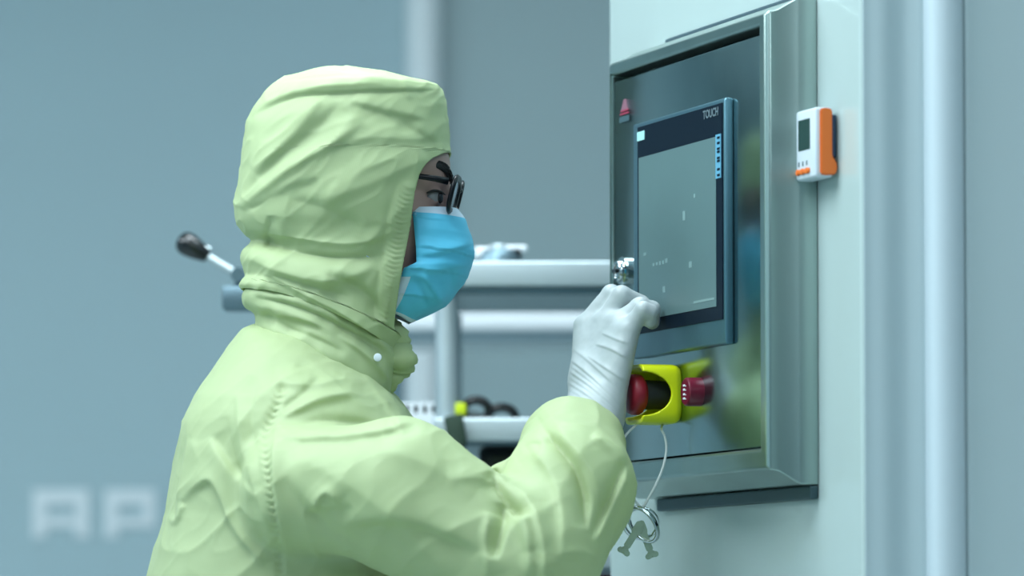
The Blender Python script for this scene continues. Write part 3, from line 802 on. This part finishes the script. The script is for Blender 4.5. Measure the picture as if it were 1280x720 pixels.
# ---- hood: rings given by their back and front points
HOOD = [  # xb, yb, xf, yf, half depth px, sag
    (424, 86, 438, 86, 8, 0), (400, 87.5, 455, 88, 46, 0), (382, 91, 480, 92, 69, 0), (366, 96, 503, 96, 85, 0), (352, 102, 525, 102, 98, 0), (343, 107, 548, 108, 105, 0), (337, 112, 553, 113, 110, 0),
    (328, 122, 556, 122, 114, 0), (316, 138, 558, 138, 116, 0), (308, 155, 560, 155, 118, 0), (305, 175, 562, 175, 120, 0), (302, 192, 564, 190, 121, 0), (300, 206, 566, 206, 122, 0), (297, 225, 567, 225, 122, 0), (294, 248, 567, 248, 121, 0),
    (293, 262, 567, 265, 118, 0), (295, 276, 566, 282, 112, 0), (303, 289, 566, 297, 103, 0), (314, 299, 565, 315, 97, 0), (313, 306, 562, 330, 97, 0), (304, 314, 556, 348, 101, -2), (301, 324, 546, 368, 102, -4), (304, 336, 532, 390, 100, -7), (306, 345, 518, 410, 97, -9), (301, 351, 509, 424, 95, -11), (298, 357, 503, 435, 94, -13), (301, 362, 499, 443, 93, -14)]
EDGE = [(186, 575), (191, 566), (196, 556), (204, 543), (213, 534), (226, 526), (250, 520), (290, 515), (330, 507), (370, 500), (395, 496), (412, 494), (418, 497), (425, 520)]
def edge_x(py): return np.interp(py, [e[0] for e in EDGE], [e[1] for e in EDGE], left=999, right=999)
def ring_loft(rows, n, edge=None, p=1.0, dense=3):
    R = np.array(rows, float); m = (len(rows)-1)*dense+1
    tt = np.linspace(0, len(rows)-1, m)
    # catmull resample
    i = np.minimum(tt.astype(int), len(rows)-2); t = (tt-i)[:, None]
    a, b, c, d = R[np.maximum(i-1, 0)], R[i], R[i+1], R[np.minimum(i+2, len(rows)-1)]
    R = .5*(2*b+(c-a)*t+(2*a-5*b+4*c-d)*t*t+(3*b-a-3*c+d)*t**3)
    rings = []
    for xb_, yb_, xf, yf, D_, sg in R:
        def at(th):
            c, s = np.cos(th), np.sin(th); c = np.sign(c)*np.abs(c)**p; s = np.sign(s)*np.abs(s)**p
            return (xb_+xf)/2+(xf-xb_)/2*c, (yb_+yf)/2+(yf-yb_)/2*c+sg*np.abs(s)**2, D_*s
        th0 = 0
        if edge is not None:
            q = np.linspace(0, math.pi, 721); x, y, _ = at(q); bad = x > edge(y)
            if bad.any():
                k = np.nonzero(bad)[0].max(); th0 = q[min(k+1, 720)]
        th = np.linspace(th0+1e-4, 2*math.pi-th0-1e-4, n)
        rings.append(at(th))
    V = []
    for (x, y, d) in rings:
        for k in range(n):
            w = W(float(x[k]), float(y[k]), YP-float(d[k])*S*1.0)
            # keep true metric position: rays fan out very little at this distance
            V.append((W(float(x[k]), float(y[k]), YP).x, YP-float(d[k])*S, W(float(x[k]), float(y[k]), YP).z))
    F = []
    for r in range(m-1):
        for k in range(n-1):
            a = r*n+k; F.append((a, a+n, a+n+1, a+1))
    return np.array(V), np.array(F), m
n = 200
V, F, m = ring_loft(HOOD, n, edge_x, .93, 8)
# outward normals
if np.mean(np.sum(normals(V, F)*(V-V.mean(0)), 1)) < 0: F = F[:, ::-1]
N = normals(V, F); px, py = pix(V[:, 0], V[:, 1], V[:, 2])
HF = [
    ([(312, 150), (335, 132), (372, 118), (420, 117), (470, 114), (552, 113)], -.0035, 4, 'r'), ([(312, 142), (340, 124), (380, 110), (430, 106), (480, 104)], .003, 7, 'r'),
    ([(300, 258), (330, 235), (370, 205), (420, 178), (455, 150)], .0055, 9, 'r'), ([(304, 245), (340, 205), (390, 165), (425, 130)], -.005, 10, 'r'),
    ([(318, 215), (345, 190), (385, 150), (400, 125)], .004, 8, 'r'),
    ([(296, 262), (318, 262), (350, 240), (400, 225)], -.004, 9, 'r'),
    ([(306, 298), (340, 302), (380, 314), (430, 322), (480, 318)], -.009, 9, 'r'), ([(305, 285), (350, 292), (400, 303), (450, 306), (500, 285)], .006, 10, 'r'),
    ([(330, 308), (336, 290), (338, 270)], -.004, 6, 'r'),
    ([(308, 320), (340, 335), (380, 350), (430, 352), (470, 330)], .006, 12, 'r'), ([(345, 345), (400, 362), (440, 372)], -.004, 9, 'r'),
    ([(410, 345), (440, 355), (465, 372), (478, 400)], -.007, 12, 'r'), ([(330, 340), (380, 368), (430, 392), (475, 425)], .005, 8, 'r'),
    ([(500, 225), (488, 260), (480, 300), (474, 350), (468, 400), (466, 418)], -.0022, 3.5, 'r'),
    ([(512, 235), (503, 262), (497, 300), (489, 350), (482, 400)], .0025, 8, 'g'),
    ([(420, 180), (470, 170), (520, 175), (555, 165)], .003, 12, 'r'), ([(400, 250), (450, 235), (500, 212), (535, 195)], .0035, 14, 'r'), ([(500, 150), (520, 165), (545, 180)], -.003, 8, 'r'),
    ([(360, 250), (410, 262), (450, 285)], -.004, 16, 'r'), ([(440, 128), (480, 140), (530, 150)], .0025, 8, 's'),
    ([(500, 97), (508, 113), (512, 125)], .002, 4, 'r'),
]
face = np.clip(-N[:, 1]*1.6, 0, 1)
h = fold_field(px, py, HF)*face
opening = np.clip((edge_x(py)-px)/14, 0, 1)
VQ = V @ ROT.T
wr = .0016*wrinkle(V, 15, 1.7)+.0018*(ridged(VQ, 16, 4.2, .45, 1.3)**3-.3)+.0010*(ridged(VQ, 42, 14.2, .5, 1.3)**3-.3)
V = V+h[:, None]*(N*.5+np.array([0, -.5, 0])) + (wr*np.where(py < 200, 1, opening))[:, None]*N
from_arrays('hood', V, F, M['hood'], pe, solid=.0022)

# ---- collar under the hood
COLLAR = [(318, 340, 496, 408, 84, 0), (312, 352, 494, 420, 88, -6), (303, 364, 495, 434, 92, -10), (301, 374, 498, 446, 93, -12), (305, 384, 498, 458, 93, -12), (318, 394, 495, 472, 92, -12), (320, 404, 492, 486, 95, -14), (319, 414, 488, 502, 98, -16), (322, 425, 480, 520, 95, -16)]
V, F, m = ring_loft(COLLAR, 160, None, .95, 6)
if np.mean(np.sum(normals(V, F)*(V-V.mean(0)), 1)) < 0: F = F[:, ::-1]
N = normals(V, F); px, py = pix(V[:, 0], V[:, 1], V[:, 2]); face = np.clip(-N[:, 1]*1.6, 0, 1)
CF = [([(318, 372), (370, 382), (420, 404), (470, 430), (496, 455)], -.006, 6, 'r'), ([(316, 384), (360, 396), (400, 404), (405, 420)], .004, 7, 'r'),
      ([(425, 420), (455, 440), (480, 470), (492, 490)], .004, 6, 'r'), ([(340, 400), (385, 418), (430, 440)], -.003, 6, 'r'), ([(470, 415), (480, 440), (495, 462)], .004, 5, 'r')]
wr = .003*wrinkle(V, 26, 9.7)+.002*(ridged(V, 30, 2.2)-.5)
V = V+(fold_field(px, py, CF)*face)[:, None]*(N*.5+np.array([0, -.5, 0]))+wr[:, None]*N
from_arrays('collar', V, F, M['suit'], pe, solid=.002)
c = W(474, 451, YP); mb = MB(); mb.lathe((c.x, YP-.0645, c.z), (-.1, -1, .1), [(0, .0045), (.0012, .0043), (.0018, .003), (.0017, 0)], 24); mb.build('snap_button', M['logger'], pe, smooth=40)
# ruffle of cloth tied under the chin
mb = MB()
rp = catmull([W(492, 402, YP-.012), W(493, 418, YP-.02), W(490, 432, YP-.014), W(494, 446, YP-.022), W(492, 460, YP-.012), W(489, 476, YP-.016), W(487, 492, YP-.01)], 5)
mb.tube(rp, [float(S*np.interp(i/(len(rp)-1), [0, .2, .33, .5, .68, .85, 1], [4, 14, 9, 17, 15, 7, 2]))*(1+.12*math.sin(i*2.1)) for i in range(len(rp))], 14, flat=1.6); mb.build('chin_flap', M['suit'], pe, smooth=True)

# ---- body: head, neck, torso, limbs under the clothes as one surface
def HP(px, py, dy=0): return (W(px, py, YP).x, YP+dy, W(px, py, YP).z)
def f_body(X, Y, Z):
    d = ell(X, Y, Z, HP(455, 205), (98*S, .076, 88*S))                              # cranium
    d = smin(d, ell(X, Y, Z, HP(486, 285), (70*S, .058, 92*S)), .03)                # face
    d = smin(d, ell(X, Y, Z, HP(520, 205), (38*S, .058, 34*S)), .02)                # forehead
    d = smin(d, ell(X, Y, Z, HP(524, 366), (28*S, .030, 20*S)), .03)                # chin
    d = smin(d, cone(X, Y, Z, HP(540, 222, -.03), HP(540, 222, .03), .012, .012), .012)   # brow
    d = smin(d, cone(X, Y, Z, HP(556, 238), HP(572, 292), .0055, .011), .010)       # nose
    for s in (-1, 1):
        d = smin(d, ell(X, Y, Z, HP(570, 298, s*.011), (.008, .007, .007)), .005)   # nostril wings
        d = smin(d, ell(X, Y, Z, HP(520, 276, s*.040), (.018, .014, .018)), .015)   # cheek bone
        d = smin(d, ell(X, Y, Z, HP(452, 262, s*.078), (.017, .008, .030)), .006)   # ear
        d = np.maximum(d, -ell(X, Y, Z, HP(548, 250, s*.033), (.014, .016, .011)))  # socket
        d = smin(d, ell(X, Y, Z, HP(538, 250, s*.032), (.0145, .0155, .0125)), .004)   # lids
        d = np.maximum(d, -ell(X, Y, Z, HP(551, 249.5, s*.040), (.0165, .017, .0041)))  # opening between the lids
    d = smin(d, cone(X, Y, Z, HP(556, 328, -.015), HP(556, 328, .015), .0055, .0055), .006)  # lips
    d = smin(d, cone(X, Y, Z, HP(553, 340, -.012), HP(553, 340, .012), .0058, .0058), .006)
    d = smin(d, cone(X, Y, Z, HP(430, 330), HP(395, 450), .055, .060), .03)         # neck
    d = smin(d, cone(X, Y, Z, HP(375, 570, -.10), HP(375, 570, .10), .055, .055), .05)
    d = smin(d, cone(X, Y, Z, HP(372, 580), HP(372, 1010), .095, .12), .05)
    for s in (-1, 1):
        d = smin(d, cone(X, Y, Z, (HP(375, 0)[0], YP+s*.09, 1.0), (HP(380, 0)[0], YP+s*.10, .5), .085, .055), .04)
        d = smin(d, cone(X, Y, Z, (HP(380, 0)[0], YP+s*.10, .5), (HP(372, 0)[0], YP+s*.11, .09), .05, .036), .02)
        d = smin(d, cone(X, Y, Z, (HP(365, 0)[0], YP+s*.11, .05), (HP(520, 0)[0], YP+s*.13, .035), .034, .026), .02)
    d = smin(d, cone(X, Y, Z, WP(390, 615, 5.49), WP(645, 715, 5.42), .045, .042), .03)
    d = smin(d, cone(X, Y, Z, WP(645, 715, 5.42), WP(740, 530, 5.645), .04, .026), .01)
    d = smin(d, cone(X, Y, Z, WP(362, 600, 5.81), WP(352, 800, 5.89), .045, .042), .03)
    d = smin(d, cone(X, Y, Z, WP(352, 800, 5.89), WP(400, 1015, 5.89), .04, .026), .01)
    return d
P, F = surface_nets(f_body, axis([(W(250, 0).x, W(400, 0).x, .008), (W(400, 0).x, W(595, 0).x, .0024), (W(595, 0).x, W(800, 0).x, .008)]),
                    axis([(5.34, 5.56, .008), (5.56, 5.76, .0024), (5.76, 5.96, .008)]), axis([(-.005, 1.40, .010), (1.40, 1.73, .0024), (1.73, 1.80, .005)]))
P = relax(P, F, 1, .4)
body = from_arrays('body', P, F, M['skin'], pe)

for s in (-1, 1):
    c = Vector(HP(540, 250, s*.0335))
    t = bmesh.new(); bmesh.ops.create_uvsphere(t, u_segments=24, v_segments=16, radius=.0122, matrix=Matrix.Translation(c))
    mb = MB(); mb.merge(t); e = mb.build('eye', M['eyew'], pe, smooth=True)
    mb = MB(); gz = Vector((1, -.42, -.08)).normalized(); mb.lathe(c+gz*.0104, gz, [(0, .0064), (.0012, .0056), (.0020, .003), (.0022, 0)], 20); mb.build('iris', M['iris'], e, smooth=True)
    mb = MB()
    mb.tube(catmull([Vector(HP(534, 246.5, s*.0500)), Vector(HP(543, 243.5, s*.0490)), Vector(HP(551, 244, s*.0420)), Vector(HP(557, 247, s*.032))], 5), [.0006+.0011*math.sin(math.pi*min(1, (i+1)/16)) for i in range(16)], 8)
    mb.build('eyelashes', M['hair'], pe, smooth=True)
    mb = MB(); bc = catmull([Vector(HP(533, 216, s*.0475)), Vector(HP(546, 211, s*.0455)), Vector(HP(558, 215, s*.036)), Vector(HP(565, 225, s*.020))], 12)
    mb.tube([q_+Vector((-.0010, s*.0012, 0)) for q_ in bc], [.0046*min(1, (i+2)/14, (len(bc)-i+3)/10) for i in range(len(bc))], 12, flat=.42)
    for i in range(len(bc)-3):
        for q in range(9):
            o = Vector((random.uniform(-.002, .002), 0, random.uniform(-.0035, .0035))); tip = bc[i]-bc[i+3]
            mb.tube([bc[i+2]+o-Vector((.004, 0, 0)), bc[i+2]+o+Vector((0, s*.0006, .001)), bc[i+2]+o+tip*1.2+Vector((0, s*.0012, .0012))], [.0010, .0008, .0003], 5)
    mb.build('eyebrow', M['hair'], pe, smooth=True)

# ---- glasses
gl = None
def rrect(cx, cy, hw, hh_, p=3.2, n=36):
    out = []
    for k in range(n):
        a = 2*math.pi*k/n; x, z = math.cos(a), math.sin(a); q = (abs(x)**p+abs(z)**p)**(-1/p)
        out.append((cx+x*q*hw, cy+z*q*hh_))
    return out
mb = MB(); lenses = []
tilt = -6                                   # the lower rim sits closer to the cheek
for s in (-1, 1):
    cyy = s*.034
    pts = []
    for (yy, zz) in rrect(0, 0, .0265, 20*S):
        wrap = .0026*(yy*s/.0265)                                        # outer side sits further back
        pz = zz/S
        base = HP(572-4+(3 if s > 0 else 0), 247-pz, 0)
        pts.append(Vector((base[0]+pz*.25*S-wrap, YP+cyy+yy, base[2])))
    mb.tube(pts, .0028, 8, True, flat=1.5); lenses.append(pts)
    outer = min(pts, key=lambda v: -(v.y-YP)*s - v.z*.0) if s > 0 else min(pts, key=lambda v: (v.y-YP))
    hinge = Vector((HP(561, 232)[0], YP+s*.061, HP(561, 233)[2]))
    mb.tube([hinge, Vector((HP(545, 0)[0], YP+s*.0655, HP(0, 230)[2])), Vector((HP(520, 0)[0], YP+s*.070, HP(0, 227)[2])), Vector((HP(470, 0)[0], YP+s*.078, HP(0, 230)[2])), Vector((HP(440, 0)[0], YP+s*.080, HP(0, 250)[2]))], [.0040, .0034, .0030, .0024, .0015], 10, flat=.6)
mb.tube([Vector((HP(573, 0)[0], YP-.009, HP(0, 240)[2])), Vector((HP(577, 0)[0], YP, HP(0, 238)[2])), Vector((HP(573, 0)[0], YP+.009, HP(0, 240)[2]))], .002, 8)
gl = mb.build('eyeglasses', M['frame'], pe, smooth=True, label='black framed glasses')
for pts in lenses:
    t = bmesh.new(); c = sum(pts, Vector())/len(pts)
    A = [t.verts.new(p+Vector((.0007, 0, 0))) for p in pts]; B = [t.verts.new(p-Vector((.0007, 0, 0))) for p in pts]
    t.faces.new(A); t.faces.new(B[::-1])
    for i in range(len(pts)): j = (i+1) % len(pts); t.faces.new((A[i], B[i], B[j], A[j]))
    mb = MB(); mb.merge(t); mb.build('lens', M['lens'], gl)

# ---- mask
CEN = [(0, 573, 262), (.12, 583, 276), (.25, 590, 295), (.4, 593, 315), (.55, 590, 335), (.7, 580, 356), (.85, 556, 384), (1, 514, 404)]
EDG = [(0, 517, 264), (.12, 517, 272), (.25, 519, 290), (.4, 521, 310), (.53, 522, 333), (.60, 506, 341), (.8, 496, 372), (1, 490, 394)]
WID = [(0, .055), (.25, .062), (.55, .063), (.8, .054), (1, .042)]
nt_, ns = 90, 81
V = []; F = []; MI = []
for i in range(nt_):
    t = i/(nt_-1)
    cx, cy = np.interp(t, [c[0] for c in CEN], [c[1] for c in CEN]), np.interp(t, [c[0] for c in CEN], [c[2] for c in CEN])
    ex, ey = np.interp(t, [c[0] for c in EDG], [c[1] for c in EDG]), np.interp(t, [c[0] for c in EDG], [c[2] for c in EDG])
    wd = np.interp(t, [c[0] for c in WID], [c[1] for c in WID])
    for k in range(ns):
        s = -1+2*k/(ns-1); a = abs(s)
        prof = math.cos(a*math.pi/2)**.75 if a < 1 else 0
        x = ex+(cx-ex)*prof; y = ey+(cy-ey)*min(1, prof*1.15)**1.3
        d = wd*math.copysign(math.sin(a*math.pi/2)**1.1, s)
        # pleats: saw-tooth overlaps running from ear to ear, fading at the nose ridge
        pl = 0
        for tp_ in (.42, .60, .80):
            q = (t-tp_-.05*(1-a))/.10
            if -1 < q < 1: pl += (q+1 if q < 0 else 0)*.0030*(.25+.75*a)*(1 if a < .97 else .3)
        buckle = .0018*noise.noise(Vector((x*.05, y*.05, s*2)))
        base = W(x, y, YP)
        nx = prof; ny = -math.sqrt(max(0, 1-prof*prof))*(-1 if s > 0 else 1)
        V.append((base.x+(pl+buckle)*nx, YP+d+(pl+buckle)*ny, base.z))
V = np.array(V)
mpx, mpy = pix(V[:, 0], V[:, 1], V[:, 2])
mh = fold_field(mpx, mpy, [([(522, 320), (545, 319), (570, 313), (592, 306)], .0022, 5, 's'), ([(522, 336), (538, 340), (552, 338), (585, 330)], .0030, 5, 'r'), ([(524, 342), (535, 352), (546, 368), (556, 388)], .0045, 5, 'r'),
    ([(516, 345), (526, 360), (534, 384)], -.004, 6, 'r'), ([(560, 335), (566, 352), (566, 372)], -.003, 8, 'r'), ([(520, 268), (530, 272), (560, 274)], .001, 2, 'r')])
V[:, 1] -= mh*(V[:, 1] < YP-.012)*np.clip((YP-.012-V[:, 1])/.02, 0, 1)
for i in range(nt_-1):
    for k in range(ns-1):
        a = i*ns+k; F.append((a, a+ns, a+ns+1, a+1)); t = i/(nt_-1); MI.append(1 if (t < .10 or (t > .66 and min(k, ns-2-k) < 2) or t > .97) else 0)
F = np.array(F)
if np.mean(np.sum(normals(V, F)*(V-V.mean(0)), 1)) < 0: F = F[:, ::-1]
mk = from_arrays('face_mask', V, F, [M['mask'], M['maskw']], pe, midx=MI, solid=.0015)
mk['label'] = 'light blue pleated surgical mask with a white upper border'
mb = MB(); a = W(518, 272, YP)
for sgn in (-1,):
    mb.tube([Vector((a.x, YP-.0575, a.z)), Vector((W(522, 0).x, YP-.058, W(0, 276).z))], .003, 8, flat=.5)
mb.build('ear_loop_weld', M['strip'], mk, smooth=True)
for s in (-1, 1):
    mb = MB(); mb.tube(catmull([Vector((W(518, 0).x, YP+s*.047, W(0, 268).z)), Vector((W(480, 0).x, YP+s*.073, W(0, 255).z)), Vector((W(445, 0).x, YP+s*.082, W(0, 262).z)), Vector((W(455, 0).x, YP+s*.080, W(0, 320).z)), Vector((W(504, 0).x, YP+s*.057, W(0, 345).z))], 6), .0012, 8)
    mb.build('ear_loop', M['maskw'], mk, smooth=True)

# ---- right glove, nearest the panel
def HW(px, py, Y): return np.array(W(px, py, Y))
H = {
 'index': ([(732, 408, 5.705), (764, 367, 5.700), (782, 380, 5.712), (784, 396, 5.715)], (.0118, .0100, .0090, .0080)),
 'middle': ([(756, 403, 5.690), (777, 369, 5.684), (802, 380, 5.695), (808, 396, 5.700)], (.0122, .0105, .0092, .0082)),
 'ring': ([(773, 404, 5.672), (800, 383, 5.664), (815, 387, 5.672), (815, 402, 5.680)], (.0120, .0100, .0092, .0084)),
 'pinky': ([(785, 414, 5.654), (804, 387, 5.644), (813, 390, 5.646), (812, 401, 5.652)], (.0108, .0092, .0086, .0080)),
 'thumb': ([(734, 480, 5.690), (733, 438, 5.712), (750, 412, 5.728), (772, 398, 5.728)], (.0150, .0125, .0105, .0092)),
}
WR = {'index': (730, 520, 5.665), 'middle': (738, 522, 5.660), 'ring': (748, 522, 5.655), 'pinky': (757, 518, 5.650)}
def f_hand(X, Y, Z):
    palm = None
    for f in ('index', 'middle', 'ring', 'pinky'):
        c = cone(X, Y, Z, HW(*WR[f]), HW(*H[f][0][0]), .0165, .0135)
        palm = c if palm is None else smin(palm, c, .016)
    palm = smin(palm, cone(X, Y, Z, HW(*H['thumb'][0][0]), HW(744, 470, 5.68), .0165, .018), .02)
    palm = smin(palm, cone(X, Y, Z, HW(742, 520, 5.657), HW(728, 590, 5.61), .029, .031), .02)
    d = palm
    for f, (pts, rr) in H.items():
        fg = None
        for (a, b, ra, rb) in zip(pts, pts[1:], rr, rr[1:]):
            c = cone(X, Y, Z, HW(*a), HW(*b), ra, rb); fg = c if fg is None else smin(fg, c, .003)
        d = smin(d, fg, .004)
    return d
lo = W(690, 600, 5.6); hi = W(840, 345, 5.75)
P, F = surface_nets(f_hand, np.arange(lo.x-.01, hi.x+.01, .0014), np.arange(5.56, 5.76, .0014), np.arange(lo.z, hi.z+.01, .0014))
P = relax(P, F, 2, .5)
N = normals(P, F); px, py = pix(P[:, 0], P[:, 1], P[:, 2]); face = np.clip(-N[:, 1]*1.5+.1, 0, 1)
GF = []
for i in range(9):
    o = i*8.5
    GF.append(([(708, 446+o*.9), (730, 462+o*.85), (756, 486+o*.7), (776, 508+o*.5)], .0013 if i % 2 == 0 else .0009, 2.2, 'r'))
GF += [([(744, 430), (764, 436), (784, 448)], .0013, 2.2, 'r'), ([(752, 416), (770, 424), (786, 430)], .0010, 2.2, 'r'), ([(735, 445), (760, 462), (784, 478)], .0011, 2.2, 'r'), ([(716, 436), (735, 450), (770, 482)], .0009, 2.4, 'r'),
       ([(704, 500), (730, 508), (770, 528)], .0018, 3, 'r')]
P = P+(fold_field(px, py, GF)*face)[:, None]*N + (.0005*wrinkle(P, 60, 5.0))[:, None]*N
from_arrays('glove', P, F, M['glove'], pe)
# left glove, arm hanging out of view
Lh = np.array(W(405, 1020, 5.89))
def f_hand2(X, Y, Z):
    d = cone(X, Y, Z, Lh+np.array([-.01, 0, .08]), Lh, .034, .030)
    palm = cone(X, Y, Z, Lh+np.array([-.02, 0, -.01]), Lh+np.array([-.024, 0, -.075]), .015, .013)
    for k, (ox, ln) in enumerate(((-.026, .066), (-.008, .075), (.011, .071), (.029, .056))):
        mcp = Lh+np.array([ox, 0, -.085]); p1 = mcp+np.array([0, -.006, -ln*.5]); p2 = p1+np.array([0, -.016, -ln*.42])
        palm = smin(palm, cone(X, Y, Z, Lh+np.array([ox*.6, 0, -.01]), mcp, .016, .0125), .012)
        d = smin(d, smin(cone(X, Y, Z, mcp, p1, .0105, .009), cone(X, Y, Z, p1, p2, .009, .0075), .003), .004)
    th = [Lh+np.array([.025, -.012, -.02]), Lh+np.array([.047, -.026, -.055]), Lh+np.array([.046, -.034, -.09])]
    palm = smin(palm, smin(cone(X, Y, Z, th[0], th[1], .015, .0115), cone(X, Y, Z, th[1], th[2], .0115, .009), .004), .01)
    return smin(d, palm, .008)
P, F = surface_nets(f_hand2, np.arange(Lh[0]-.06, Lh[0]+.07, .0025), np.arange(Lh[1]-.08, Lh[1]+.05, .0025), np.arange(Lh[2]-.19, Lh[2]+.07, .0025))
from_arrays('glove', relax(P, F, 1, .4), F, M['glove'], pe)
# overboots
for s in (-1, 1):
    def f_boot(X, Y, Z):
        x0 = HP(368, 0)[0]
        d = cone(X, Y, Z, (x0, YP+s*.115, .30), (x0, YP+s*.115, .07), .074, .058)
        d = smin(d, cone(X, Y, Z, (x0-.02, YP+s*.115, .045), (x0+.16, YP+s*.135, .040), .05, .042), .04)
        return np.maximum(d, .001-Z)
    P, F = surface_nets(f_boot, np.arange(HP(368, 0)[0]-.12, HP(368, 0)[0]+.25, .006), np.arange(YP+s*.12-.1, YP+s*.12+.1, .006), np.arange(-.006, .39, .006))
    from_arrays('overboot', relax(P, F, 1, .4), F, M['boot'], pe)

# ================================================================ WORLD, CAMERA, VIEW
w = bpy.data.worlds.new('world'); scene.world = w; w.use_nodes = True
w.node_tree.nodes['Background'].inputs[0].default_value = (.6, .75, .8, 1); w.node_tree.nodes['Background'].inputs[1].default_value = .3
cd = bpy.data.cameras.new('camera'); cam = bpy.data.objects.new('camera', cd); COL.objects.link(cam)
cam.location = (0, 0, CAMH); cam.rotation_euler = (math.pi/2+PITCH, 0, 0)
cd.sensor_width = 36; cd.lens = 36*FPX/1280; cd.clip_end = 50
cd.dof.use_dof = True; cd.dof.focus_distance = 5.62; cd.dof.aperture_fstop = 3.5
scene.camera = cam
scene.view_settings.view_transform = 'Standard'; scene.view_settings.look = 'None'; scene.view_settings.gamma = 1
scene.view_settings.use_curve_mapping = False; scene.view_settings.exposure = -0.25
scene.cycles.use_denoising = True
scene.cycles.max_bounces = 8; scene.cycles.diffuse_bounces = 5
